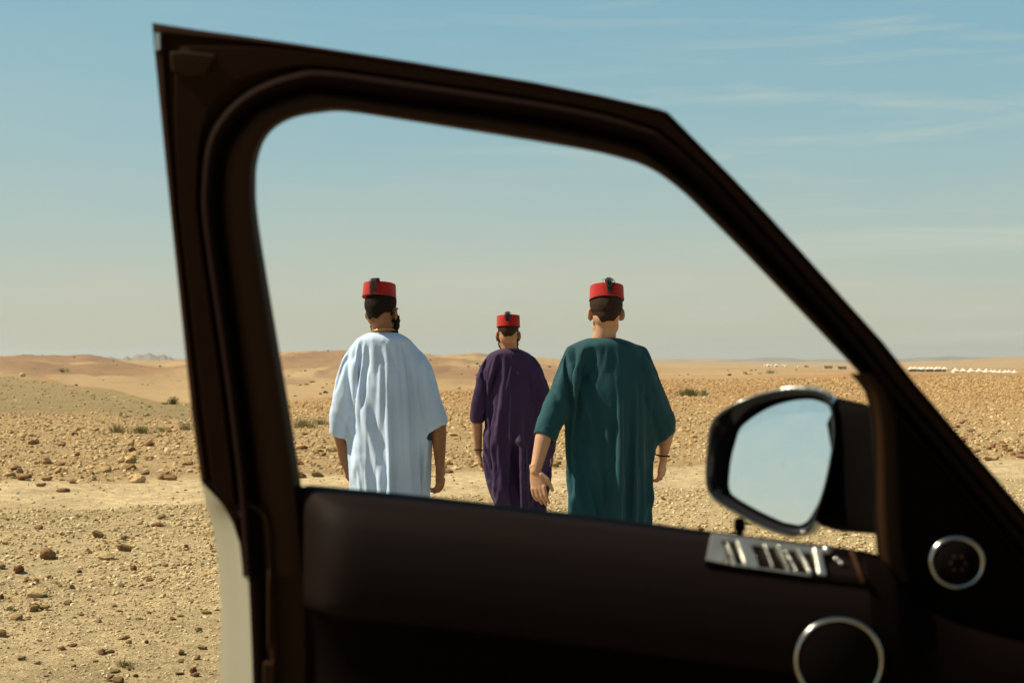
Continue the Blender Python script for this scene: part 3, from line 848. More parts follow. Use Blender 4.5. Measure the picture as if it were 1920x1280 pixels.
# stations: outer edge, seal outer, seal inner, trim outer, window opening
ST = [((462, 990), (455, 1080), (483, 1080), (494, 1080), (582, 1080)), ((377, 903), (446, 925), (471, 925), (484, 925), (567, 925)),
      ((360, 780), (429, 780), (455, 780), (467, 780), (545, 780)), ((345, 640), (410, 640), (436, 640), (448, 640), (521, 640)),
      ((322, 420), (378, 420), (407, 420), (419, 420), (485, 420)), ((313, 332), (377, 332), (407, 332), (419, 332), (480, 340)),
      ((299, 190), (386, 265), (415, 283), (427, 288), (484, 298)), ((290, 100), (410, 217), (437, 241), (448, 250), (497, 262)),
      ((285, 43), (447, 180), (472, 205), (482, 214), (520, 237)), ((370, 56), (494, 153), (512, 184), (520, 194), (555, 220)),
      ((450, 67), (541, 137), (557, 170), (562, 180), (600, 212)), ((560, 83), (604, 129), (606, 164), (608, 175), (650, 210)),
      ((760, 114), (760, 150), (760, 186), (760, 197), (760, 226)), ((1000, 154), (1000, 187), (998, 219), (996, 231), (990, 263)),
      ((1125, 179), (1125, 211), (1120, 244), (1116, 256), (1106, 283)), ((1234, 204), (1215, 238), (1202, 266), (1195, 277), (1172, 299)),
      ((1252, 210), (1242, 251), (1228, 281), (1220, 291), (1205, 310)), ((1312, 271), (1300, 300), (1275, 314), (1265, 325), (1240, 329)),
      ((1375, 334), (1355, 352), (1330, 362), (1319, 371), (1285, 364)), ((1437, 399), (1413, 415), (1387, 420), (1376, 427), (1336, 414)),
      ((1500, 468), (1472, 480), (1446, 484), (1435, 490), (1388, 466)), ((1578, 555), (1548, 565), (1520, 562), (1508, 567), (1450, 530)),
      ((1655, 640), (1622, 648), (1594, 643), (1582, 647), (1534, 618)), ((1716, 718), (1684, 726), (1656, 722), (1645, 727), (1600, 688)),
      ((1793, 808), (1760, 815), (1732, 812), (1722, 816), (1680, 778)), ((1870, 898), (1837, 905), (1810, 902), (1800, 906), (1760, 868)),
      ((1960, 1004), (1928, 1012), (1902, 1010), (1892, 1014), (1852, 976)), ((2065, 1128), (2034, 1136), (2008, 1134), (1998, 1138), (1958, 1100))]
KS = 5
OUTER = lin([s[0] for s in ST], KS)
CU = [catmull([s[i] for s in ST], KS) for i in (1, 2, 3, 4)]
def mixc(A, B, f): return [a * (1 - f) + b * f for a, b in zip(A, B)]
def strip(name, curves, m, smooth=True):
    """loft through curves given as (pixel curve, height of the curve above the door plane)"""
    mb = MB(); mb.rings([[WP(p[0], p[1], n) for p in c] for c, n in curves], caps=False, closed=False)
    return cpart(mb, name, m, smooth)
B1, B2, C1, I1 = CU
def back(c, n):   # a true extrusion: same place on the door, other depth
    return [W(*uw(p[0], p[1], 0), n) for p in c]
def strip2(name, first, curves, last, m):
    mb = MB(); rr_ = []
    if first is not None: rr_.append(first)
    rr_ += [[WP(p[0], p[1], n) for p in c] for c, n in curves]
    if last is not None: rr_.append(last)
    mb.rings(rr_, caps=False, closed=False)
    o = cpart(mb, name, m, True)
    e = o.modifiers.new('es', 'EDGE_SPLIT'); e.split_angle = R(40)
    return o
strip2('door_frame', back(OUTER, -.055), [(OUTER, -.004), (mixc(OUTER, B1, .05), .000), (mixc(OUTER, B1, .13), .001), (mixc(OUTER, B1, .20), -.006), (mixc(OUTER, B1, .27), -.005),
                                        (mixc(OUTER, B1, .34), .002), (mixc(OUTER, B1, .86), .002), (mixc(OUTER, B1, .97), -.006), (B1, -.012)], None, BLK)
strip2('door_seal', None, [(B1, -.012), (mixc(B1, B2, .12), .006), (mixc(B1, B2, .35), .0145), (mixc(B1, B2, .6), .0145), (mixc(B1, B2, .88), .007), (B2, -.006), (mixc(B2, C1, .5), -.014), (C1, -.012)], None, RUB)
strip2('window_trim', None, [(C1, -.012), (mixc(C1, I1, .08), .002), (mixc(C1, I1, .3), .0075), (mixc(C1, I1, .66), .0085), (mixc(C1, I1, .82), .006), (mixc(C1, I1, .90), -.002), (I1, -.024)], None, TRIMB)
strip2('window_channel', None, [(I1, -.024), (mixc(I1, C1, .12), -.05)], None, RUB)
# outer skin of the window frame, seen from the far side
mb = MB(); mb.rings([back(OUTER, -.055), [WP(p[0], p[1], -.052) for p in mixc(I1, C1, .13)]], caps=False, closed=False); cpart(mb, 'frame_skin', PAINT)
# little corner bracket
mb = MB()
mb.rings([[WP(p[0], p[1], n) for p in ((318, 98), (345, 96), (405, 103), (385, 142), (352, 146), (322, 135))] for n in (.002, .006)])
cpart(mb, 'corner_patch', TRIMB, True, .002)
mb = MB(); mb.rings([[WP(p[0], p[1], n) for p in ((289, 62), (299, 62), (300, 93), (291, 95))] for n in (-.001, .004)]); cpart(mb, 'corner_cap', SILV, False)

# painted shut face below the frame
Lc = catmull([(375, 893), (384, 935), (399, 991), (410, 1070), (414, 1155), (412, 1280), (404, 1450), (396, 1800), (400, 2050)], 5)
Rc = catmull([(390, 899), (425, 945), (456, 971), (464, 1057), (470, 1172), (474, 1280), (480, 1450), (486, 1800), (488, 2050)], 5)
mb = MB()
mb.rings([[WP(p[0], p[1], -.105) for p in Lc], [WP(p[0], p[1], -.06) for p in mixc(Lc, Rc, .30)], [WP(p[0], p[1], -.045) for p in mixc(Lc, Rc, .62)],
          [WP(p[0], p[1], -.012) for p in mixc(Lc, Rc, .80)], [WP(p[0], p[1], .001) for p in Rc]], caps=False, closed=False)
cpart(mb, 'door_edge', PAINT)
# dark inner border strips running down
R2 = [p + np.array((24, 0)) for p in Rc]; R3 = [p + np.array((34, 0)) for p in Rc]; R4 = [p + np.array((50, 0)) for p in Rc]; R5 = [np.array((586 + (p[1] - 920) * .03, p[1])) for p in Rc]
k0 = 5
mb = MB(); mb.rings([[WP(p[0], p[1], n) for p in c[k0:]] for c, n in ((Rc, .001), (mixc(Rc, R2, .1), .004), (mixc(Rc, R2, .9), .004), (R2, -.004), (R3, -.004))], caps=False, closed=False)
cpart(mb, 'lower_seal', RUB)
mb = MB(); mb.rings([[WP(p[0], p[1], n) for p in c[k0:]] for c, n in ((R3, -.004), (mixc(R3, R4, .25), .012), (mixc(R3, R4, .75), .012), (R4, .003), (mixc(R4, R5, .5), .001), (R5, -.004))], caps=False, closed=False)
cpart(mb, 'door_border', TRIMB)
mb = MB(); mb.rings([[WP(x, y, n) for x, y in ((548, 909), (602, 915), (604, 1080), (578, 1080))] for n in (-.035, .002)]); cpart(mb, 'sill_corner', BLK2, True, .004)
mb = MB(); q = [WP(505, y_, .014) for y_ in (1066, 1100, 1150, 1200, 1240)]; mb.tube(q, [.001, .0022, .0024, .0024, .001], 6); cpart(mb, 'edge_rib', TRIMB)
mb = MB(); q = WP(506, 1268, .012); mb.box(q, (.012, .012, .03), Matrix(((UD.x, ND.x, 0), (UD.y, ND.y, 0), (0, 0, 1)))); cpart(mb, 'latch_screw', TRIMB, False, .002)

# inner card: profiles down the door, at stations along it
BELT = [(574, 915), (640, 921), (820, 939), (1000, 960), (1230, 989), (1330, 1002), (1540, 1028), (1640, 1043), (1668, 1058), (1700, 1108), (1760, 1150), (1850, 1180), (2065, 1225)]
us = []
for p in catmull(BELT, 5):
    u, w = uw(p[0], p[1], .004); us.append((u, w))
# outer shell below the belt: real skin, seen from the men's side
mb = MB()
u0, u1 = uw(376, 1000, -.1)[0], HU + .05
prof = [(1.315, -.060), (1.25, -.085), (1.1, -.115), (.9, -.125), (.75, -.12), (.6, -.10), (.48, -.08), (.46, -.02)]
ul = [u0 + (u1 - u0) * i / 16 for i in range(17)]
def beltw(u): return float(np.interp(u, [k_[0] for k_ in us], [k_[1] for k_ in us]))
rg_ = []
for w, n in prof:
    row = []
    eu = [uw(p[0] + 44, p[1], n) for p in Lc]
    ew = np.array([e[1] for e in eu])[::-1]; ev = np.array([e[0] for e in eu])[::-1]
    for i_ in range(17):
        f_ = i_ / 16; uL = float(np.interp(w, ew, ev)); u = uL + (u1 - uL) * f_
        ww = w - .026 - (beltw(us[0][0]) - beltw(u)) * (1 if w > 1.2 else 0)
        row.append(W(u, ww, n - .012 * math.sin(math.pi * f_) ** 2))
    rg_.append(row)
mb.rings(rg_, caps=False, closed=False)
cpart(mb, 'door_skin', PAINT)
mb = MB(); mb.box(W(.22, 1.02, -.165), (.20, .022, .03), Matrix(((UD.x, ND.x, 0), (UD.y, ND.y, 0), (0, 0, 1)))); cpart(mb, 'door_handle', PAINT, True, .006)

def card_profile(f, u):
    """(drop below the belt, stand-off) down the inner card"""
    e = sstep(0, .045, u - us[0][0]) ** .6 if u - us[0][0] < .045 else 1.0
    e = .25 + .75 * float(e)
    return [(.0, -.030), (-.002, -.004), (.001, .010), (.004, .030 * e), (.012, .046 * e), (.030, .058 * e), (.060, .066 * e), (.095, .070 * e), (.108, .066 * e), (.114, .050 * e), (.122, .034 * e),
            (.17, .030 * e), (.24, .034 * e), (.262, .075 * e), (.275, .088 * e), (.30, .088 * e), (.33, .06 * e), (.42, .04 * e), (.60, .05 * e), (.70, .04 * e), (.82, .03 * e), (.84, -.02)]
mb = MB(); rg = []
for j in range(len(card_profile(0, us[3][0]))):
    rg.append([W(u, w - card_profile(0, u)[j][0], card_profile(0, u)[j][1]) for u, w in us])
split = 9
kk = 33
m1 = MB(); m1.rings([r_[:kk + 1] for r_ in rg[:split + 1]], caps=False, closed=False); cpart(m1, 'door_top_roll', LEDGE)
m1 = MB(); m1.rings([r_[kk:] for r_ in rg[:split + 1]], caps=False, closed=False); cpart(m1, 'mirror_corner_trim', BLK2)
m2 = MB(); m2.rings(rg[split:], caps=False, closed=False); cpart(m2, 'door_card', BLK2)
m3 = MB(); m3.rings([[W(us[0][0] - .003, r_[0].z, -.006) for r_ in rg], [r_[0] for r_ in rg]], caps=False, closed=False); cpart(m3, 'card_end', BLK2, False)

# sail panel in front of the window, upright trim bar and tweeter
SP = [(1640, 735), (1637, 800), (1638, 930), (1647, 1046), (1660, 1075), (1700, 1150), (1760, 1190), (1850, 1220), (2062, 1260), (2070, 1140), (1958, 1098), (1852, 974), (1760, 866), (1700, 790), (1662, 738)]
mb = MB(); mb.rings([[WP(x, y, n) for x, y in SP] for n in (-.025, .004)]); cpart(mb, 'sail_panel', BLK2, False, .003)
bar = catmull([(1612, 700), (1640, 735), (1652, 790), (1656, 870), (1658, 960), (1664, 1040), (1676, 1092)], 6)
mb = MB()
def shift(c, d): return [p + np.array((d, 0)) for p in c]
mb.rings([[WP(p[0], p[1], n) for p in c] for c, n in ((shift(bar, -19), -.012), (shift(bar, -17), .004), (shift(bar, -8), .011), (shift(bar, 6), .013), (shift(bar, 20), .010), (shift(bar, 30), .003))], caps=False, closed=False)
o = cpart(mb, 'quarter_bar', TRIMB)
# same filler's tan-brown face
def ring_part(cx, cy, rpx, tube_px, n, name, gname, dots=False, ry=1.0):
    c = WP(cx, cy, n); sc_ = (c - CAM).dot(Vector((0, 1, 0))) / F_PX
    r0 = rpx * sc_ * 1.06; tr = tube_px * sc_ / 2
    mb = MB(); base = []
    for i in range(64):
        a = 2 * math.pi * i / 64; ring = []
        for k in range(12):
            b = 2 * math.pi * k / 12
            rad = r0 + tr * math.cos(b)
            ring.append(c + UD * (rad * math.cos(a) * 1.05) + Vector((0, 0, rad * math.sin(a) * ry)) + ND * tr * 1.1 * math.sin(b))
        base.append(ring)
    base.append(base[0]); mb.rings(base, caps=False); ro = cpart(mb, name, CHROME)
    g = MB(); g.rings([[c + UD * (q_ * math.cos(2 * math.pi * i / 48) * 1.05) + Vector((0, 0, q_ * ry * math.sin(2 * math.pi * i / 48))) + ND * dn for i in range(48)] for q_, dn in ((r0, -.014), (r0, .001), (r0 * .93, .002), (r0 * .6, .0055), (r0 * .05, .007))])
    go_ = cpart(g, gname, MESHG)
    if dots:
        d = MB()
        for i in range(6):
            a = i * 1.05; d.ellipsoid(c + UD * (r0 * .3 * math.cos(a)) + Vector((0, 0, r0 * .3 * math.sin(a))) + ND * .006, (.0018, .0018, .0018), nu=8, nv=6)
        cpart(d, 'grille_dots', TRIMB, parent=go_)
    return ro
ring_part(1794, 1054, 43, 10, .012, 'tweeter_ring', 'tweeter_grille', True)
ring_part(1573, 1238, 71, 9, .082, 'speaker_ring', 'speaker_grille', ry=1.03)

# window switches
def quad(pts, n): return [WP(x, y, n_) for (x, y), n_ in zip(pts, n)]
top, bot = .018, .056
def on(f, g):
    """a point of the switch plate: f along, g down its slope"""
    a = np.array((1333, 1004)) * (1 - f) + np.array((1612, 1040)) * f; b = np.array((1322, 1058)) * (1 - f) + np.array((1618, 1098)) * f
    p = a * (1 - g) + b * g; return WP(p[0], p[1], top * (1 - g) + bot * g)
nrm = (on(1, 0) - on(0, 0)).cross(on(0, 1) - on(0, 0)).normalized()
if nrm.dot(ND) < 0: nrm = -nrm
def plate(mb, poly, h0, h1, inset=0.0):
    c = sum((on(f, g) for f, g in poly), Vector()) / len(poly)
    mb.rings([[on(f, g) + nrm * h0 for f, g in poly], [on(f, g) + nrm * h1 for f, g in poly]])
mb = MB(); plate(mb, [(0, 0), (1, 0), (1, 1), (0, 1)], -.01, .002); base = cpart(mb, 'switch_panel', BLK2, True, .002)
mb = MB(); plate(mb, [(.0, .0), (.74, .02), (.76, .25), (.075, .20), (.15, .97), (.0, .92)], .0022, .0042); cpart(mb, 'panel_surround', SILV, True, .0012, base)
mb = MB(); plate(mb, [(.16, .92), (.66, .94), (.67, .985), (.17, .97)], .0022, .0035); cpart(mb, 'panel_surround', SILV, True, .001, base)
def key(f0, f1, lean, h, m=SILV, g0=.30, g1=.93, name='window_switch'):
    mb = MB(); mb.rings([[on(f0 - .0, g0) + nrm * .003, on(f1, g0) + nrm * .003, on(f1 + lean, g1) + nrm * .003, on(f0 + lean, g1) + nrm * .003],
                         [on(f0 + .008, g0 + .04) + nrm * h, on(f1 - .008, g0 + .04) + nrm * h, on(f1 + lean - .008, g1 - .05) + nrm * (h * .45), on(f0 + lean + .008, g1 - .05) + nrm * (h * .45)]])
    return cpart(mb, name, m, True, .0012, base)
key(.105, .135, .06, .006); key(.165, .27, .07, .010); key(.34, .365, .07, .011, CHROME); key(.43, .452, .08, .012); key(.482, .505, .08, .008, CHROME); key(.565, .60, .08, .010); key(.665, .73, .04, .012, g0=.22)
mb = MB(); mb.ellipsoid(on(.765, .28) + nrm * .010, (.0052, .0052, .0052), nu=14, nv=10); cpart(mb, 'mirror_joystick', CHROME, parent=base)
mb = MB(); mb.ellipsoid(on(.83, .42) + nrm * .006, (.0032, .0032, .0032), nu=12, nv=8); mb.ellipsoid(on(.86, .52) + nrm * .006, (.003, .003, .003), nu=12, nv=8); cpart(mb, 'fold_button', CHROME, parent=base)
mb = MB(); mb.tube([on(.94, .0) + nrm * .004, on(1.0, 1.0) + nrm * .004], .0028, 8); cpart(mb, 'panel_edge_rib', TRIMB, parent=base)
# lock knob
c0 = WP(1387, 1004, -.004)
sc_ = c0.y / F_PX
mb = MB(); mb.tube([c0 - Vector((0, 0, .02)), c0, c0 + Vector((0, 0, .004)), c0 + Vector((0, 0, .0065)), c0 + Vector((0, 0, .0150)), c0 + Vector((0, 0, .0175))], [.0028, .0028, .004, .0058, .0055, .0025], 14); cpart(mb, 'lock_knob', BLK2)

# wing mirror, standing off the outside of the door
MN = (-ray(1465, 870).normalized() + Vector((-.66, -.72, .09)).normalized()).normalized()
MC = CAM + ray(1465, 870) * 1.52 / ray(1465, 870).y
def mp_(px, py, back_=0.0):
    """traced outline laid on the mirror's own tilted plane"""
    d = ray(px, py); t = (MC - CAM).dot(MN) / d.dot(MN)
    return CAM + d * t - MN * back_
RIM = catmull([(1323, 890), (1326, 839), (1334, 792), (1364, 764), (1416, 741), (1468, 731), (1510, 730), (1540, 735), (1556, 749), (1565, 775), (1567, 815), (1560, 865), (1549, 915), (1532, 965), (1517, 996), (1492, 1003), (1455, 994), (1416, 978), (1377, 957), (1336, 931), (1325, 912), (1323, 890)], 4)[:-1]
GL = catmull([(1363, 905), (1367, 864), (1376, 828), (1388, 799), (1429, 769), (1468, 754), (1506, 748), (1532, 751), (1552, 761), (1561, 777), (1563, 798), (1559, 839), (1550, 885), (1537, 929), (1519, 965), (1507, 979), (1491, 984), (1468, 979), (1416, 955), (1374, 930), (1365, 918), (1363, 905)], 4)[:-1]
cen = np.array((1465, 870.))
def scl(c, k): return [cen + (p - cen) * k for p in c]
# resample both loops to the same count is guaranteed (21 spans x 4)
mb = MB(); mb.rings([[mp_(p[0], p[1], -.001) for p in RIM], [mp_(p[0], p[1], -.004) for p in scl(RIM, .985)], [mp_(p[0], p[1], -.002) for p in scl(RIM, .95)], [mp_(p[0], p[1], .010) for p in mixc(RIM, GL, .75)], [mp_(p[0], p[1], .022) for p in mixc(RIM, GL, 1.0)], [mp_(p[0], p[1], .026) for p in scl(GL, .9)]], caps=False)
hous = None
shell = MB()
axis = (Vector((0, 1, 0)) * .55 - MN * .45).normalized()
shell.rings([[mp_(p[0], p[1], 0) for p in RIM]] + [[mp_(p[0], p[1], 0) * k + MC * (1 - k) + (-MN) * d_ for p in RIM] for k, d_ in ((1.03, .012), (1.02, .035), (.93, .065), (.75, .088), (.45, .102), (.02, .106))], caps=False)
hous = cpart(shell, 'wing_mirror', GLOSSB)
rim = mb.build('mirror_rim', GLOSSB, hous, True, 0, True)
mb = MB(); mb.rings([[mp_(p[0], p[1], .0065) for p in scl(GL, k)] for k in (1.0, .6, .2, .01)], caps=False)
gl_o = mb.build('mirror_glass', GLASSM, hous, False, 0, True)
fz = gl_o.data; fz.polygons.foreach_set('use_smooth', [True] * len(fz.polygons))
# silver strip along the upper and lower lip
for seg in (range(19, 33), range(60, 78)):
    mb = MB(); idx = list(seg)
    mb.tube([mp_(*(cen + (RIM[i % len(RIM)] - cen) * 1.012), .006) for i in idx], [.0008] + [.0032] * (len(idx) - 2) + [.0008], 8)
    mb.build('chrome_lip', SILV, hous, True, 0, True)
# arm of the mirror to the door
AR = [(1560, 742), (1600, 747), (1640, 758), (1680, 780)]; ARB = [(1530, 992), (1575, 1004), (1640, 1008), (1680, 1010)]
mb = MB()
def armring(p, q, Y0, Y1):
    a0, b0 = at(p[0], p[1], Y0), at(q[0], q[1], Y0); r_ = []
    for i in range(20):
        t = 2 * math.pi * i / 20; cz = (a0 + b0) / 2; hz = (a0.z - b0.z) / 2
        sgn = lambda v, e: math.copysign(abs(v) ** e, v)
        r_.append(Vector((cz.x, cz.y + .045 * (1 + sgn(math.cos(t), .6)), cz.z + hz * sgn(math.sin(t), .45))))
    return r_
mb.rings([armring(AR[0], ARB[0], 1.51, 0), armring(AR[1], ARB[1], 1.49, 0), armring(AR[2], ARB[2], 1.44, 0), armring(AR[3], ARB[3], 1.39, 0)])
mb.build('mirror_arm', ARMB, hous, True, 0, True)

# ---- the rest of the car, behind and beside the camera
def CW(s, h, d):   # s rearward from the hinge, h height, d outward from the left side
    return HINGE + CR * s + Vector((0, 0, h)) + CN * d
def cbox(s0, s1, h0, h1, d0, d1, name, m, bevel=.01, parent=None, taper=0.0):
    mb = MB(); mb.rings([[CW(s0, h0, d0), CW(s1, h0, d0), CW(s1, h0, d1), CW(s0, h0, d1)], [CW(s0 + taper, h1, d0), CW(s1 + taper, h1, d0), CW(s1 + taper, h1, d1), CW(s0 + taper, h1, d1)]])
    return cpart(mb, name, m, True, bevel, parent)
mb = MB(); rr_ = []
for s, h in ((.62, 1.80), (.9, 1.87), (1.6, 1.90), (2.6, 1.89), (3.4, 1.84)):
    rr_.append([CW(s, h - .10, -.10), CW(s, h - .02, -.22), CW(s, h, -.55), CW(s, h + .01, -.93), CW(s, h, -1.31), CW(s, h - .02, -1.64), CW(s, h - .10, -1.76), CW(s, h - .13, -1.70), CW(s, h - .06, -1.3), CW(s, h - .05, -.93), CW(s, h - .06, -.5), CW(s, h - .13, -.14)])
mb.rings(rr_); cpart(mb, 'roof', PAINT)
for d0 in (-.03, -1.83):
    dd = -.11 if d0 > -1 else -1.72
    mb = MB(); mb.rings([[CW(-.10, 1.2, d0), CW(-.02, 1.2, d0), CW(-.02, 1.2, d0 - .06), CW(-.10, 1.2, d0 - .06)], [CW(.60, 1.76, dd), CW(.70, 1.78, dd), CW(.70, 1.78, dd - .06), CW(.60, 1.76, dd - .06)]]); cpart(mb, 'front_pillar', BLK)
    cbox(1.18, 1.32, .5, 1.82, d0, d0 - .09 if d0 > -1 else d0 + .09, 'door_pillar', BLK)
    cbox(3.25, 3.45, .5, 1.80, d0, d0 - .09 if d0 > -1 else d0 + .09, 'rear_pillar', PAINT)
cbox(1.32, 3.4, .45, 1.28, 0, -.12, 'rear_door', PAINT, .03)
cbox(-.05, 3.4, .45, 1.28, -1.76, -1.88, 'far_side', PAINT, .03)
cbox(-1.15, -.06, .55, 1.18, -.02, -1.86, 'bonnet', PAINT, .08)
cbox(-.04, 3.4, .30, .45, -.02, -1.86, 'floor_pan', BLK2, .02)
cbox(3.4, 3.5, .45, 1.75, -.05, -1.83, 'tailgate', PAINT, .03)
cbox(-.04, .32, .75, 1.14, -.10, -1.78, 'dashboard', BLK2, .05)
for d_ in (-.20, -1.15):
    st = cbox(.95, 1.45, .62, .78, d_, d_ - .52, 'front_seat', LEATH, .05)
    cbox(1.42, 1.56, .74, 1.30, d_ - .02, d_ - .50, 'seat_back', LEATH, .05, st, .0)
    cbox(1.52, 1.62, 1.32, 1.50, d_ - .12, d_ - .40, 'headrest', LEATH, .04, st)
mb = MB(); c = CW(.48, 1.02, -.46); ax = (CR * .9 + Vector((0, 0, .45))).normalized(); sx = CN; sy = ax.cross(sx).normalized(); rg_ = []
for i in range(33):
    a = 2 * math.pi * i / 32; rg_.append([c + (sx * math.cos(a) + sy * math.sin(a)) * (.185 + .014 * math.cos(b)) + ax * .014 * math.sin(b) for b in [k * math.pi / 4 for k in range(8)]])
mb.rings(rg_, caps=False); sw = cpart(mb, 'steering_wheel', BLK2)
mb = MB()
for a in (0, math.pi, -math.pi / 2): mb.tube([c, c + (sx * math.cos(a) + sy * math.sin(a)) * .18], .014, 8)
mb.ellipsoid(c, (.06, .06, .06)); cpart(mb, 'steering_hub', BLK2, parent=sw)
for s in (-.62, 2.75):
    for d_ in (-.12, -1.76):
        mb = MB(); mb.tube([CW(s, .38, d_ + .12), CW(s, .38, d_ + .10), CW(s, .38, d_ - .10), CW(s, .38, d_ - .12)], [.34, .38, .38, .34], 32); wh = cpart(mb, 'wheel', RUB)
        mb = MB(); mb.tube([CW(s, .38, d_ - .125), CW(s, .38, d_ + .125)], .22, 24); cpart(mb, 'rim', SILV, parent=wh)
# ================================================================ THE THREE MEN
RED = mat('red_felt', (.37, .008, .009), .9, noise=(14, .22), bump=(500, .002), sheen=.25, spec=.15)
TASS = mat('black_silk_tassel', (.017, .020, .017), .85)
LEATHER = mat('brown_sandal_leather', (.12, .06, .03), .6)
GOLD = mat('gold_chain', (.75, .5, .2), .3, metal=1)
EYE = mat('eye_white', (.7, .66, .6), .25)

def weave(name, c, c2, rough=.75, sheen=.3):
    m = mat(name, c, rough, noise=(3.5, .10), bump=(1400, .0007), sheen=sheen, spec=.25)
    return m
def skin(name, c):
    return mat(name, c, .52, noise=(22, .12), bump=(260, .0006), spec=.3, sss=.12)

def hand(mb, wr, tip_dir, palm_n, thumb_d, s=1.0, curl=.5):
    d = Vector(tip_dir).normalized(); n = Vector(palm_n); n = (n - d * n.dot(d)).normalized()
    t = d.cross(n).normalized()
    if t.dot(Vector(thumb_d)) < 0: t = -t
    wr = Vector(wr)
    # palm as a rounded slab
    rg = []
    for f, hw, th in ((-.03, .026, .021), (0, .028, .019), (.03, .036, .017), (.06, .041, .015), (.085, .040, .013), (.095, .036, .010)):
        c = wr + d * f * s + n * (.006 * f / .09) * s
        rg.append([c + t * hw * s * math.cos(a) + n * th * s * math.sin(a) for a in [k * math.pi / 8 for k in range(16)]])
    mb.rings(rg)
    for i, (off, ln) in enumerate(((.031, .072), (.0105, .082), (-.0105, .076), (-.031, .060))):
        p = wr + d * .080 * s + t * off * s; q = [p]
        c_ = curl * (.75 + .22 * i); ang = c_ * .35; dd = (d + t * off * .9).normalized()
        for L_, k in ((.46, 1.0), (.30, 1.0), (.24, .8)):
            v = dd * math.cos(ang) + n * math.sin(ang)
            p = p + v * ln * L_ * s * 1.12; q.append(p); ang += c_ * .62 * k
        mb.capsule(q, [.0098 * s, .0090 * s, .0082 * s, .0070 * s], 10)
    p = wr + d * .022 * s + t * .026 * s
    v1 = (d * .75 + t * .62 + n * .25).normalized(); v2 = (d * .95 + t * .12 + n * .35).normalized()
    q = [p, p + v1 * .040 * s, p + v1 * .040 * s + v2 * .030 * s, p + v1 * .040 * s + v2 * .054 * s]
    mb.capsule(q, [.0145 * s, .0118 * s, .0102 * s, .0085 * s], 10)


def drape(rm, B, top, cuffs, shrink, X0, D, seed):
    """let the robe hang: a short cloth simulation over the body, then finer mesh"""
    import time; t0 = time.time()
    bm = bmesh.new(); bm.from_mesh(rm)
    zmin = min(v.co.z for v in bm.verts); kill = []
    for f in bm.faces:
        c = f.calc_center_median()
        if c.z < zmin + .04 and abs(f.normal.z) > .6: kill.append(f); continue
        for cp, cd, cw in cuffs:
            if (c - cp).length < cw * 1.15 + .01 and (c - cp).dot(cd) > -.02 and f.normal.dot(cd) > .55: kill.append(f); break
    bmesh.ops.delete(bm, geom=list(set(kill)), context='FACES')
    for _ in range(10):
        nw = {}
        for v in bm.verts:
            if v.is_boundary:
                nb_ = [e.other_vert(v).co for e in v.link_edges if e.is_boundary]
                if len(nb_) == 2: nw[v] = v.co * .5 + (nb_[0] + nb_[1]) * .25
        for v, c in nw.items(): v.co = c
    bm.to_mesh(rm); bm.free()
    o = bpy.data.objects.new('tmpcloth', rm); col.objects.link(o)
    body = remeshed(B, .022, 2, .5)
    bo = bpy.data.objects.new('tmpbody', body); col.objects.link(bo)
    cm_ = bo.modifiers.new('c', 'COLLISION'); bo.collision.thickness_outer = .004; bo.collision.cloth_friction = 8
    g = o.vertex_groups.new(name='pin')
    n = len(rm.vertices); co = np.empty(n * 3, np.float32); rm.vertices.foreach_get('co', co); co = co.reshape(-1, 3)
    h = top - co[:, 2]
    w = 1 - sstep(.02, .07, h)
    w = np.maximum(w, DR['goal'] * np.ones(n))
    for i in range(n): g.add([i], float(round(w[i], 3)), 'REPLACE')
    cl = o.modifiers.new('cloth', 'CLOTH'); s = cl.settings
    s.quality = DR['q']; s.mass = DR['mass']; s.air_damping = 1.0
    s.tension_stiffness = DR['tension']; s.compression_stiffness = DR['comp']; s.shear_stiffness = DR['shear']; s.bending_stiffness = DR['bend']
    s.tension_damping = 5; s.compression_damping = 5; s.shear_damping = 5
    s.vertex_group_mass = 'pin'; s.pin_stiffness = DR['pin']; s.shrink_min = shrink; s.shrink_max = shrink
    cl.collision_settings.use_self_collision = False; cl.collision_settings.distance_min = .005; cl.collision_settings.collision_quality = 2
    cl.point_cache.frame_start = 1; cl.point_cache.frame_end = 60
    for f in range(1, DR['frames'] + 1): scene.frame_set(f)
    dg = bpy.context.evaluated_depsgraph_get()
    o2 = bpy.data.meshes.new_from_object(o.evaluated_get(dg))
    scene.frame_set(1)
    bpy.data.objects.remove(o); bpy.data.objects.remove(bo)
    o = bpy.data.objects.new('tmp2', o2); col.objects.link(o)
    m = o.modifiers.new('s', 'SUBSURF'); m.levels = 1; m.render_levels = 1
    dg = bpy.context.evaluated_depsgraph_get(); r = bpy.data.meshes.new_from_object(o.evaluated_get(dg))
    bpy.data.objects.remove(o)
    print('DRAPE', n, len(r.vertices), round(time.time() - t0, 1))
    return r
DR = dict(goal=.02, q=5, mass=.25, tension=12, comp=8, shear=4, bend=2.5, pin=1.0, frames=20)

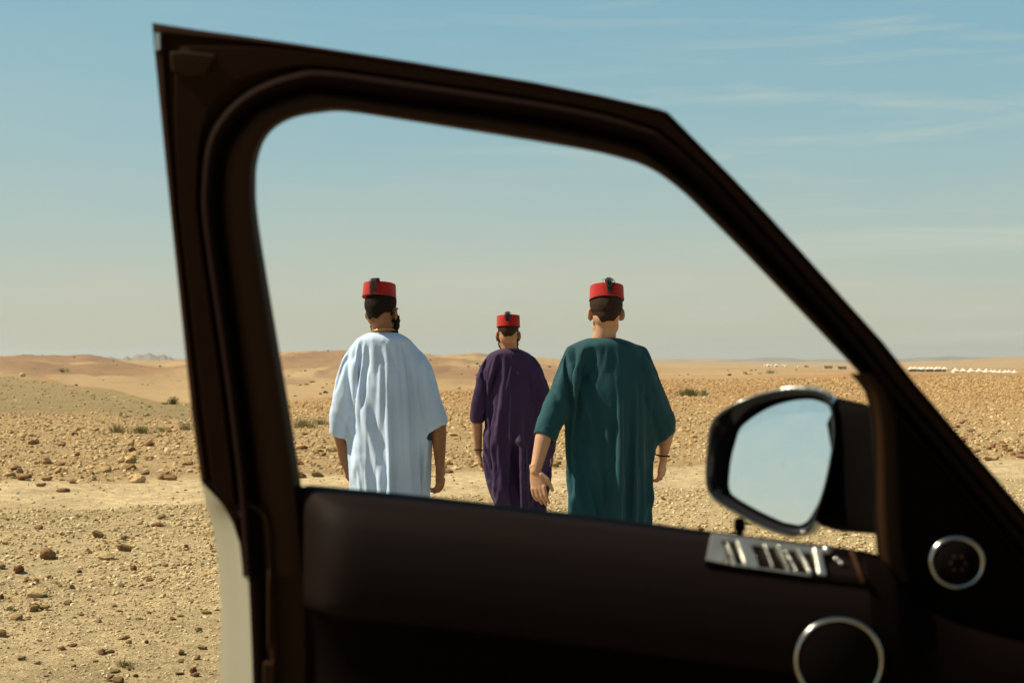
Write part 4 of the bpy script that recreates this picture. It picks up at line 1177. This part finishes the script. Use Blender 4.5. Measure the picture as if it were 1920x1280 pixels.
def make_man(name_label, D, head_px, yaw, nod, fez, arms, rows, sleeves, folds, skin_m, hair_m, cloth_m, lab, hairp, spx, beard=True, seed=0, tassel=None, hw=.076, leg_shift=(0, 0), hemz=.14, robe_label=None, foldamp=1.0, twist=0.0, shrink=-.017):
    q = lambda px, py, dy=0.0: at(px, py, D + dy)
    hc = q(head_px[0], head_px[1], 0.0)
    feet_z = tz(hc.x, D)
    root = empty('person', (hc.x, D, feet_z)); tag(root, lab, 'person', 'three men walking away across the gravel')
    bpy.context.view_layer.update()
    Rz = Matrix.Rotation(yaw, 3, 'Z') @ Matrix.Rotation(nod, 3, 'X')
    hl = lambda p: hc + Rz @ Vector(p)
    B = MB()
    # head
    B.ellipsoid(hl((0, -.012, .045)), (hw, .097, .092), Rz)
    B.ellipsoid(hl((0, -.020, -.005)), (hw * .93, .082, .075), Rz)
    B.ellipsoid(hl((0, .030, .000)), (.064, .068, .085), Rz)
    B.ellipsoid(hl((0, .040, -.058)), (.050, .050, .050), Rz)
    B.ellipsoid(hl((0, .078, -.088)), (.024, .020, .018), Rz)
    for sx in (-1, 1):
        B.ellipsoid(hl((sx * .050, .015, -.060)), (.016, .045, .035), Rz)          # jaw corner
        e = Rz @ Matrix.Rotation(sx * .45, 3, 'Z') @ Matrix.Rotation(-.2, 3, 'X')
        B.ellipsoid(hl((sx * (hw + .008), -.004, -.002)), (.0090, .021, .033), e)   # ear
        B.ellipsoid(hl((sx * (hw + .001), .004, -.028)), (.006, .010, .012), e)
        B.ellipsoid(hl((sx * .030, .083, .022)), (.022, .014, .008), Rz)            # brow
        B.ellipsoid(hl((sx * .036, .070, -.018)), (.020, .018, .017), Rz)           # cheek
    B.capsule([hl((0, .088, .014)), hl((0, .103, -.012)), hl((0, .112, -.026))], [.009, .011, .013], 10)
    B.ellipsoid(hl((0, .100, -.030)), (.018, .012, .009), Rz)
    B.ellipsoid(hl((0, .092, -.050)), (.025, .010, .006), Rz)
    B.ellipsoid(hl((0, .090, -.060)), (.022, .010, .007), Rz)
    # neck and trunk
    y0 = rows[0][0]
    cx = (rows[0][1] + rows[0][2]) / 2
    nb = q(cx, y0 + 4, .015)
    B.capsule([hl((0, -.014, -.035)), hl((0, -.012, -.075)) * .6 + nb * .4, nb, nb - Vector((0, 0, .05))], [.056, .056, .060, .075], 20)
    S = F_PX / D
    shL, shR = q(*arms[0][0]), q(*arms[1][0])
    chest = (shL + shR) / 2 - Vector((0, 0, .10)); hip = Vector((chest.x, D, .93))
    half = (shR - shL).length / 2
    B.capsule([shL, (shL + shR) / 2 + Vector((0, 0, .02)), shR], [.046, .06, .046], 14)
    B.rings([[c + Vector((w_ * math.cos(a), d_ * math.sin(a), 0)) for a in [k * math.pi / 12 for k in range(24)]] for c, w_, d_ in
             ((chest + Vector((0, 0, .08)), half * .8, .07), (chest, half * .88, .105), (chest - Vector((0, 0, .15)), half * .78, .105), (Vector((chest.x, D, 1.08)), half * .66, .10), (hip, half * .76, .115), (hip - Vector((0, 0, .10)), half * .70, .10))])
    # legs in mid-stride
    for i, sx in enumerate((-1, 1)):
        st = (.16, -.20) if (i + seed) % 2 else (-.22, .14)
        h = hip + Vector((sx * .09, 0, -.02)); k = Vector((h.x + sx * .01, D + st[1 if i else 0] * .4 + .04, .50)); a = Vector((h.x + sx * .005, D + (st[0] + st[1]) * .5 + (.20 if (i + seed) % 2 else -.16), .095))
        B.capsule([h, h * .5 + k * .5, k], [.088, .074, .056], 16); B.capsule([k, k * .6 + a * .4, a], [.055, .053, .036], 14)
        f = a + Vector((0, 0, -.055)); f.z = feet_z + .035
        B.capsule([f + Vector((0, -.04, .005)), f + Vector((0, .06, .005)), f + Vector((0, .16, -.008))], [.034, .036, .026], 12)
        s_ = MB(); s_.rings([[Vector((f.x + .047 * math.cos(t) * (1 + .15 * math.sin(t)), f.y + .055 + .145 * math.sin(t), z_)) for t in [k2 * math.pi / 10 for k2 in range(20)]] for z_ in (feet_z - .004, feet_z + .014)])
        s_.tube([f + Vector((-.043, .07, -.02)), f + Vector((-.03, .075, .035)), f + Vector((.03, .075, .035)), f + Vector((.043, .07, -.02))], .009, 8)
        s_.build('sandal', LEATHER, root, True, 0, True)
    for side, A in enumerate(arms):
        sh, el, wr, hd, palm, thumb, crl = A[:7]
        sh, el, wr, tp = q(*sh), q(*el), q(*wr), q(*hd)
        B.capsule([sh, sh * .5 + el * .5, el], [.045, .043, .039], 14)
        B.capsule([el, el * .65 + wr * .35, el * .2 + wr * .8, wr], [.040, .041, .031, .026], 14)
        hand(B, wr, tp - wr, palm, thumb, A[7] if len(A) > 7 else 1.0, crl)
    me = remeshed(B, .0042, 5, .5)
    me.name = 'body'
    bo = link('body', me, skin_m, root, True, True)
    # hair and beard lifted off the head's own surface
    co = np.empty(len(me.vertices) * 3, np.float32); me.vertices.foreach_get('co', co); co = co.reshape(-1, 3)
    no = np.empty(len(me.vertices) * 3, np.float32); me.vertices.foreach_get('normal', no); no = no.reshape(-1, 3)
    Mi = np.array(Rz.inverted()); loc = (co - np.array(hc)) @ Mi.T
    def shell(keep, off, nz, sc_, name, m_, sd):
        idx = np.nonzero(keep)[0]
        mp2 = -np.ones(len(co), int); mp2[idx] = np.arange(len(idx))
        F_ = [tuple(mp2[list(p.vertices)]) for p in polys if keep[list(p.vertices)].all()]
        if not F_: return None
        v = co[idx]; n_ = no[idx]; P = loc[idx]
        nn = fbm(v[:, 0] * sc_, v[:, 1] * sc_, v[:, 2] * sc_ * .7, o=3, seed=sd)
        d_ = off[idx] * (1 + nz * nn)
        me2 = mesh(name, v + n_ * d_[:, None], F_)
        o = link(name, me2, m_, root, True, True)
        md = o.modifiers.new('s', 'SOLIDIFY'); md.thickness = .010; md.offset = -1
        return o
    zz = (loc[:, 2] > -.14) & (loc[:, 2] < .2)
    near = np.zeros(len(co), bool); near[:] = zz & (np.linalg.norm(loc, axis=1) < .2)
    polys = [p for p in me.polygons if near[p.vertices[0]]]
    x, y, z = loc.T
    ear = (np.abs(x) > hw - .006) & (((y + .002) / .026) ** 2 + ((z + .004) / .036) ** 2 < 1)
    nape = hairp['nape'] + .006 * vnoise(x * 60, z * 0, seed=3) + 1.0 * np.clip(np.abs(x) - .028, 0, .03)
    hlne = np.where(y < -.035, nape, np.where(y < .012, nape + (y + .035) / .047 * (.018 - nape), .03 + (y - .012) * .6))
    hlne = np.where((np.abs(x) > .055) & (y > -.035) & (y < -.01), np.minimum(hlne, -.01), hlne)
    fade = sstep(0, .035, z - hlne)
    Fi = np.array((Matrix.Rotation(fez[4], 3, 'Y') @ Matrix.Rotation(fez[5], 3, 'X')).inverted())
    fzl = (loc - np.array((0, -.010 + (fez[0] + .03) * math.sin(fez[5]), 0))) @ Fi.T
    near &= ~(near & (z > .03) & (fzl[:, 2] > fez[0] + .012))
    shell(near & (z > hlne) & ~ear, hairp['t'] * (.25 + .75 * fade), hairp['n'], hairp['s'], 'hair', hair_m, 5 + seed)
    if beard:
        bd = near & (z < -.012 - .25 * np.clip(y, 0, .1)) & (z > -.118) & (y > .0) & (np.abs(x) + y > .055) & ~((np.abs(x) < .026) & (z > -.066) & (z < -.042))
        shell(bd, np.full(len(co), hairp.get('b', .010)), .5, 160, 'beard', hair_m, 7 + seed)
    for sx in (-1, 1):
        e = MB(); e.ellipsoid(hl((sx * .031, .084, .006)), (.011, .011, .008), Rz, 12, 8); e.build('eye', EYE, root, True, 0, True)
    # the body is drawn in a little wherever the robe covers it
    bv = np.empty(len(me.vertices) * 3, np.float32); me.vertices.foreach_get('co', bv); bv = bv.reshape(-1, 3)
    topz = q(cx, y0).z
    cover = sstep(.02, .06, topz - bv[:, 2]) * sstep(hemz + .05, hemz + .15, bv[:, 2])
    for sl_, A in zip(sleeves, arms):
        e0 = q(*sl_[0][-2]); c0_ = q(*sl_[0][-1]); dr = np.array((c0_ - e0).normalized())
        rel = bv - np.array(c0_); al = rel @ dr; pr = np.linalg.norm(rel - al[:, None] * dr, axis=1)
        bare = (al > -.05) & (pr < .16 + .12 * np.clip(al, 0, .5)) & (np.abs(bv[:, 0] - hc.x) > abs(c0_.x - hc.x) - .14)
        side_ = np.sign(c0_.x - hc.x)
        tors = (bv[:, 0] - hc.x) * side_ < half * .80
        cover = np.where(bare & ~tors, cover * (1 - sstep(-.05, -.01, al)), cover)
    bv = bv - no * (cover * .020)[:, None]
    me.vertices.foreach_set('co', bv.ravel())
    # fez
    fz0, fz1, rb, rt, tx, ty = fez
    Rf = Rz @ Matrix.Rotation(tx, 3, 'Y') @ Matrix.Rotation(ty, 3, 'X')
    fc = hl((0, -.010 + (fz0 + .03) * math.sin(ty), 0)); fl = lambda p: fc + Rf @ Vector(p)
    mb = MB(); rg = []
    for r_, z_ in ((rb - .006, fz0 + .002), (rb, fz0), (rb + .0008, fz0 + .004), (rb * .7 + rt * .3, fz0 + .3 * (fz1 - fz0)), (rb * .3 + rt * .7, fz0 + .7 * (fz1 - fz0)), (rt, fz1 - .004), (rt - .001, fz1 - .0012), (rt - .006, fz1), (rt * .5, fz1 + .001), (.002, fz1 + .0015)):
        rg.append([fl((r_ * math.cos(a) * (1 + .012 * math.sin(3 * a + seed)), r_ * 1.15 * math.sin(a), z_ + .0015 * math.sin(2 * a + seed))) for a in [k * 2 * math.pi / 64 for k in range(64)]])
    mb.rings(rg); fo = mb.build('fez', RED, root, True, 0, True)
    sm = MB(); sm.tube([fl(((rb + .0002) * math.cos(a) , (rb + .0002) * 1.15 * math.sin(a), fz0 + .001)) for a in [k * 2 * math.pi / 48 for k in range(49)]], .0013, 6); sm.build('brim_edge', RED, fo, True, 0, True)
    seam = MB(); sa = -math.pi / 2 + hairp.get('seam', .5); seam.tube([fl((r_ * math.cos(sa), r_ * 1.15 * math.sin(sa), z_)) for r_, z_ in ((rb, fz0), (rt, fz1 - .002))], .0012, 6); seam.build('seam', RED, fo, True, 0, True)
    # tassel: silk threads from the centre of the crown over the back edge
    tq = random.Random(seed + 9); mb = MB()
    tlx, tln, puff, spread = tassel
    mb.ellipsoid(fl((tlx * .6, -rt * .55, fz1 + .006 + puff * .3)), (.010, .012, .009 + puff * .3), Rf, 12, 8)
    for i in range(64):
        j = lambda s_: tq.gauss(0, s_)
        x0 = tlx + j(spread); l_ = tln * tq.uniform(.45, 1.15)
        pts = [fl((j(.004), j(.004) - .01, fz1 + .003)), fl((tlx * .6 + j(.006), -rt * .55, fz1 + .008 + abs(j(.006)) + puff * tq.random())), fl((x0, -rt * 1.15 - .006 + j(.002), fz1 + .004 + puff * .4 * tq.random())),
               fl((x0 + j(.004), -rt * 1.16 - .008 - abs(j(.003)), fz1 - l_ * .5)), fl((x0 + j(.006), -rb * 1.16 - .008 - abs(j(.004)), fz1 - l_))]
        mb.tube([Vector(p) for p in catmull(pts, 3)], .0011, 4, False)
    mb.build('tassel', TASS, fo, True, 0, True)
    # robe ------------------------------------------------------
    C_ = MB(); rg = []
    RW = np.array([r_[:3] for r_ in rows], float)
    ys = np.concatenate([np.linspace(RW[0, 0], RW[0, 0] + 40, 12), np.arange(RW[0, 0] + 46, RW[-1, 0], 12), [RW[-1, 0]]])
    for y_ in ys:
        xl, xr = np.interp(y_, RW[:, 0], RW[:, 1]), np.interp(y_, RW[:, 0], RW[:, 2])
        h_ = (y_ - RW[0, 0]) / S                           # metres below the collar
        db = np.interp(h_, [0, .03, .08, .16, .30, .50, .75, 1.4], [.055, .088, .120, .145, .158, .150, .165, .20])   # back depth
        df = np.interp(h_, [0, .03, .08, .16, .30, .50, .75, 1.4], [.055, .070, .095, .125, .145, .150, .165, .22])
        c = q((xl + xr) / 2, y_); hwid = (xr - xl) / 2 / S
        ring = []
        for k in range(40):
            a = 2 * math.pi * k / 40; ca_, sa_ = math.cos(a), math.sin(a)
            ex = .86
            X_ = math.copysign(abs(ca_) ** ex, ca_) * hwid
            Y_ = math.copysign(abs(sa_) ** ex, sa_) * (df if sa_ > 0 else db) + X_ * twist * float(sstep(.02, .15, h_))
            ring.append(Vector((c.x + X_, c.y + Y_, c.z)))
        rg.append(ring)
    C_.rings(rg)
    cuffs = []
    for sl_ in sleeves:
        ax, wd, dy = sl_[:3]
        A = [q(p[0], p[1], p[2]) for p in ax]
        A2 = catmull(A, 5); wd2 = catmull([(w_, w_) for w_ in wd], 5)
        rr_ = []
        for i, p in enumerate(A2):
            p = Vector(p); t = Vector(A2[min(i + 1, len(A2) - 1)]) - Vector(A2[max(i - 1, 0)]); t.normalize()
            u = Vector((1, 0, 0)); 
            if i > len(A2) - 4 and len(sl_) > 3: t = (t + Vector(sl_[3]) * .5).normalized()
            u = (u - t * u.dot(t)).normalized(); v = t.cross(u); w_ = wd2[i][0] / S
            rr_.append([p + u * w_ * math.cos(b) + v * (w_ * dy) * math.sin(b) for b in [k * math.pi / 12 for k in range(24)]])
        C_.rings(rr_)
        cuffs.append((Vector(A2[-1]), t, wd2[-1][0] / S))
    rm = remeshed(C_, .0125, 8, .6)
    rm = drape(rm, B, q(cx, y0).z, cuffs, shrink, hc.x, D, seed)
    n = len(rm.vertices); co = np.empty(n * 3, np.float32); rm.vertices.foreach_get('co', co); co = co.reshape(-1, 3).astype(float)
    no = np.empty(n * 3, np.float32); rm.vertices.foreach_get('normal', no); no = no.reshape(-1, 3).astype(float)
    # photo coordinates are only used to lay the traced creases on the back of the cloth
    X0 = hc.x; top = q(cx, y0).z; h_ = top - co[:, 2]
    ang = np.arctan2(co[:, 0] - X0, -(co[:, 1] - D)); rad_ = np.hypot(co[:, 0] - X0, co[:, 1] - D)
    arc = ang * .22
    disp = np.zeros(n)
    grow = sstep(.05, .9, h_)
    w1 = fbm(arc / .20, co[:, 2] / .5, o=2, seed=60 + seed)
    for sc_, am, sd, st in ((.085, .016, 1, .75), (.045, .0065, 2, .45), (.15, .016, 3, .9)):
        nn = vnoise((arc + .05 * w1 + .10 * h_ * (w1)) / sc_, co[:, 2] / st + 9 * sd, seed=seed * 7 + sd)
        ridge = 1 - 2 * np.sqrt(nn * nn + .004)
        disp += am * (.22 + 1.0 * grow) * ridge * foldamp
    # slanted drag creases from the shoulders and soft buckles
    for sgn in (-1, 1):
        nn = vnoise((co[:, 0] - X0 + sgn * .75 * h_) / .06, (co[:, 2] - sgn * .6 * (co[:, 0] - X0)) / .35, seed=seed + 77 + sgn)
        m_ = sstep(.0, .12, sgn * (co[:, 0] - X0)) * sstep(.08, .2, h_) * (1 - sstep(.5, .9, h_))
        disp += .008 * m_ * (1 - 2 * np.sqrt(nn * nn + .01)) * foldamp
    disp += .004 * fbm(co[:, 0] / .05, co[:, 2] / .07, co[:, 1] / .05, o=3, seed=seed + 90) * foldamp
    backm = sstep(-.1, .45, -no[:, 1])
    PX = 960 + F_PX * co[:, 0] / co[:, 1]; PY = HOR - F_PX * (co[:, 2] - CAM.z) / co[:, 1]
    disp *= .5
    for pts, wpx, am in folds:
        P = np.array(catmull(pts, 4)); best = np.full(n, 1e9); side = np.zeros(n); tt = np.zeros(n)
        for i in range(len(P) - 1):
            a, b = P[i], P[i + 1]; ab = b - a; L2 = (ab ** 2).sum()
            t = np.clip(((PX - a[0]) * ab[0] + (PY - a[1]) * ab[1]) / L2, 0, 1)
            dx, dy_ = PX - (a[0] + t * ab[0]), PY - (a[1] + t * ab[1]); d_ = np.hypot(dx, dy_)
            k = d_ < best; best[k] = d_[k]; side[k] = np.sign(dx * ab[1] - dy_ * ab[0])[k]; tt[k] = ((i + t) / (len(P) - 1))[k]
        taper = np.sin(np.pi * np.clip(tt * .9 + .08, 0, 1)) ** .5
        disp += backm * am * taper * np.exp(-(best / wpx) ** 2)
        disp -= backm * am * .55 * taper * np.exp(-((best - wpx * 1.9) / (wpx * 1.2)) ** 2) * (side > 0)
    edge = sstep(0.0, .03, h_)
    co = co + no * (disp * .6 * edge)[:, None]
    co[:, 2] -= 0
    rm.vertices.foreach_set('co', co.astype(np.float32).ravel())
    bm = bmesh.new(); bm.from_mesh(rm)
    zmin = min(v.co.z for v in bm.verts)
    kill = []
    for f in ():
        c = f.calc_center_median()
        if c.z < zmin + .035 and abs(f.normal.z) > .6: kill.append(f); continue
        for cp, cd, cw in cuffs:
            if (c - cp).length < cw * 1.15 + .01 and (c - cp).dot(cd) > -.02 and f.normal.dot(cd) > .55: kill.append(f); break
    bmesh.ops.delete(bm, geom=list(set(kill)), context='FACES')
    for _ in range(14):
        nw = {}
        for v in bm.verts:
            if v.is_boundary:
                nb_ = [e.other_vert(v).co for e in v.link_edges if e.is_boundary]
                if len(nb_) == 2: nw[v] = v.co * .5 + (nb_[0] + nb_[1]) * .25
        for v, c in nw.items(): v.co = c
    bm.to_mesh(rm); bm.free()
    rm.name = 'robe'
    ro = link('robe', rm, cloth_m, root, True, True)
    if robe_label: ro['label'] = robe_label
    sd = ro.modifiers.new('relax', 'SMOOTH'); sd.factor = .5; sd.iterations = 2
    md = ro.modifiers.new('s', 'SOLIDIFY'); md.thickness = .003; md.offset = -1
    return root, hl, q

HAIR_B = mat('black_hair', (.014, .009, .006), .75, noise=(300, .5), bump=(700, .003), spec=.12)
HAIR_D = mat('dark_brown_hair', (.030, .016, .009), .7, noise=(200, .5), bump=(420, .003), spec=.15)
SK1 = skin('deep_tan_skin', (.25, .118, .062)); SK2 = skin('fair_tan_skin', (.48, .27, .165)); SK3 = skin('warm_tan_skin', (.38, .205, .12))
CW1 = weave('pale_blue_linen', (.47, .60, .80), None, .85, .1)
CW2 = weave('teal_cotton', (.005, .053, .068), None, .8, .08)
CW3 = weave('deep_purple_cotton', (.032, .014, .058), None, .8, .08)

make_man('w', 7.55, (717, 588), R(-26), R(4), (.087, .160, .086, .082, R(-4), R(-14)),
    [[(664, 682, 0), (634, 775, .02), (646, 866, .14), (652, 905, .24), (.9, .2, 0), (.2, 1, 0), .75, .98],
     [(784, 682, 0), (822, 780, -.01), (825, 872, .03), (828, 930, .06), (-.75, .35, 0), (-.8, .5, 0), .75, 1.05]],
    [(623, 692, 746), (628, 680, 757), (635, 668, 769), (645, 656, 785), (656, 648, 796), (676, 643, 806), (700, 648, 806), (740, 656, 803), (800, 656.8, 814), (850, 654.8, 819), (885, 652.8, 823), (915, 650.8, 830), (940, 648.8, 835), (1040, 643.8, 839), (1135, 639.8, 843)],
    [([(676, 655, 0), (656, 673, 0), (647, 700, .0), (641, 745, .01), (634, 806, .03)], (13, 23, 23, 22, 21), 1.0, (-.1, 0, 0)),
     ([(774, 655, 0), (794, 673, 0), (803, 700, 0), (813, 742, 0), (824, 792, .0)], (13, 23, 24, 24, 28), .85, (.55, 0, 0))],
    [([(652, 660), (652, 711), (663, 792), (666, 866)], 5, -.020), ([(666, 683), (675, 746), (696, 817), (717, 922)], 7, .024), ([(689, 655), (694, 718)], 5, -.014), ([(702, 650), (706, 690)], 5, .010),
     ([(715, 645), (716, 680)], 4, -.010), ([(728, 650), (744, 700)], 5, -.012), ([(752, 650), (765, 690)], 6, -.010), ([(789, 655), (788, 725), (802, 809)], 5, -.020), ([(733, 720), (736, 820), (741, 930)], 9, -.010),
     ([(770, 760), (785, 850), (782, 920)], 8, -.013), ([(676, 860), (690, 900), (694, 940)], 6, .012), ([(655, 790), (668, 850), (662, 900)], 5, .012), ([(622, 760), (640, 790), (650, 806)], 4, -.010)],
    SK1, HAIR_B, CW1, 'man in a pale blue robe and red fez walking away, leftmost of three',
    {'nape': -.024, 't': .006, 'n': .25, 's': 120, 'b': .014}, None, True, 1, (.026, .074, .004, .0095), .077, foldamp=1.0, twist=.12, robe_label='pale blue loose robe with half sleeves')
w_root = bpy.data.objects['person']
mb = MB(); pn = [at(px, py, Y) for px, py, Y in ((693, 622, 7.58), (700, 619, 7.50), (718, 617, 7.475), (735, 617.5, 7.49), (745, 621, 7.57))]
mb.tube([Vector(p) for p in catmull(pn, 6)], .0022, 6); mb.build('necklace', GOLD, w_root, True, 0, True)

g_root, _, _ = make_man('g', 7.10, (1136, 588), R(3), R(2), (.068, .138, .086, .084, R(1), R(-15)),
    [[(1076, 686, -.03), (1026, 790, -.12), (1004, 882, -.17), (1014, 946, -.19), (.45, .85, 0), (.95, -.1, 0), .45, 1.05],
     [(1202, 686, 0), (1252, 790, .10), (1242, 857, .20), (1241, 902, .26), (-.7, .5, 0), (-.3, .9, 0), .7, 1.0]],
    [(633, 1104, 1160), (637, 1092, 1172), (641, 1082, 1184), (648, 1068, 1199), (656, 1060, 1208), (668, 1055, 1217), (690, 1057, 1226), (720, 1061, 1232), (760, 1065, 1238), (800, 1064.6, 1254), (836, 1063.6, 1252), (863, 1057.6, 1250), (898, 1059.6, 1248), (934, 1065.6, 1244), (986, 1073.6, 1239), (1060, 1081.6, 1236), (1160, 1075.6, 1242)],
    [([(1086, 655, -.02), (1068, 672, -.04), (1057, 700, -.05), (1041, 745, -.08), (1018, 812, -.14)], (13, 26, 27, 27, 24), .95, (-.1, 0, 0)),
     ([(1190, 655, 0.02), (1208, 672, 0.04), (1226, 712, 0.06), (1244, 760, .08), (1258, 812, .10)], (13, 24, 24, 27, 28), .95, (.5, 0, 0))],
    [([(1056, 655), (1066, 711), (1072, 760)], 5, -.020), ([(1075, 690), (1105, 773), (1118, 844), (1130, 961)], 8, .020), ([(1088, 690), (1122, 790), (1142, 960)], 7, -.014), ([(1110, 650), (1118, 700)], 6, -.009), ([(1140, 655), (1134, 700)], 5, .007),
     ([(1208, 742), (1231, 804), (1239, 836)], 6, -.016), ([(1212, 690), (1240, 760), (1262, 815)], 6, .012), ([(1170, 720), (1182, 830), (1176, 960)], 9, -.010), ([(1080, 860), (1085, 920), (1100, 975)], 6, .012), ([(1034, 720), (1050, 770), (1040, 810)], 6, -.014)],
    SK2, HAIR_D, CW2, 'man in a dark teal robe and red fez walking away, rightmost of three',
    {'nape': -.040, 't': .009, 'n': .18, 's': 60, 'seam': -.1}, None, False, 2, (.004, .056, .020, .010), .074, foldamp=1.1, twist=.62, robe_label='dark teal loose robe with wide half sleeves')
p_root, _, _ = make_man('p', 10.3, (953, 628), R(0), R(6), (.060, .142, .085, .083, R(0), R(-12)),
    [[(915, 699, 0), (893, 768, .0), (897, 846, .07), (902, 884, .12), (.9, .3, 0), (.2, .9, 0), .6, 1.0],
     [(1002, 699, 0), (1032, 775, .0), (1034, 845, .08), (1034, 885, .14), (-.9, .3, 0), (-.2, .9, 0), .6, 1.0]],
    [(653, 940, 972), (656, 931, 979), (660, 922, 988), (666, 911, 1000), (675, 903, 1010), (690, 902, 1019), (710, 904, 1025), (745, 908, 1029), (785, 908.6, 1038), (830, 907.6, 1041), (868, 909.6, 1048), (893, 913.6, 1051), (914, 917.6, 1046), (931, 923.6, 1039), (950, 926.6, 1037), (975, 929.6, 1034), (1008, 928.6, 1037)],
    [([(922, 672, 0), (908, 686, 0), (900, 712, .0), (895, 742, .0), (892, 784, .02)], (10, 16, 17, 16, 13.5), 1.0, (0, 0, 0)),
     ([(996, 672, 0), (1010, 686, 0), (1018, 715, 0), (1026, 750, .0), (1034, 796, .02)], (10, 16, 16, 16, 15), 1.0, (0, 0, 0))],
    [([(897, 691), (908, 714), (911, 770)], 3.5, -.018), ([(958, 690), (946, 744), (935, 790)], 4, .014), ([(965, 690), (978, 712), (990, 738)], 4, .012), ([(940, 680), (942, 720)], 4, -.010), ([(966, 840), (967, 900), (969, 960)], 7, -.14),
     ([(930, 800), (940, 880), (938, 950)], 6, .018), ([(1000, 800), (1004, 870), (990, 950)], 6, .018), ([(1030, 890), (1005, 925), (985, 955)], 4, .018), ([(920, 905), (936, 925), (930, 950)], 4, .014), ([(985, 760), (985, 840)], 5, -.010)],
    SK3, HAIR_D, CW3, 'man in a deep purple robe and red fez walking away, farthest and in the middle',
    {'nape': -.004, 't': .004, 'n': .2, 's': 120, 'b': .008}, None, True, 3, (-.004, .05, .008, .009), .072, foldamp=1.0, twist=.45, robe_label='deep purple loose robe with half sleeves')
def bracelet(root, c, r, tilt, name='bracelet', m=BLK2):
    mb = MB(); u = Vector((1, 0, tilt)).normalized(); v = Vector((0, 1, 0))
    mb.tube([c + u * r * math.cos(a) + v * r * math.sin(a) for a in [k * 2 * math.pi / 20 for k in range(21)]], .0035, 6); mb.build(name, m, root, True, 0, True)
bracelet(g_root, at(1243, 854, 7.25), .033, -.1); bracelet(p_root, at(897, 843, 10.37), .033, -.1)
# ================================================================ THE AIR
mb = MB(); mb.box((0, 0, 20), (25600, 25600, 110))
hz = mb.build('haze', None, None, False)
hm = bpy.data.materials.new('dusty_air'); hm.use_nodes = True
t = hm.node_tree; t.nodes.clear()
ho = t.nodes.new('ShaderNodeOutputMaterial'); pv = t.nodes.new('ShaderNodeVolumePrincipled')
pv.inputs['Color'].default_value = (.80, .84, .86, 1); pv.inputs['Density'].default_value = 0.00009; pv.inputs['Anisotropy'].default_value = 0.2
t.links.new(pv.outputs[0], ho.inputs['Volume'])
hz.data.materials.append(hm)
tag(hz, 'thin dusty air over the plain that pales the far hills', kind='stuff')
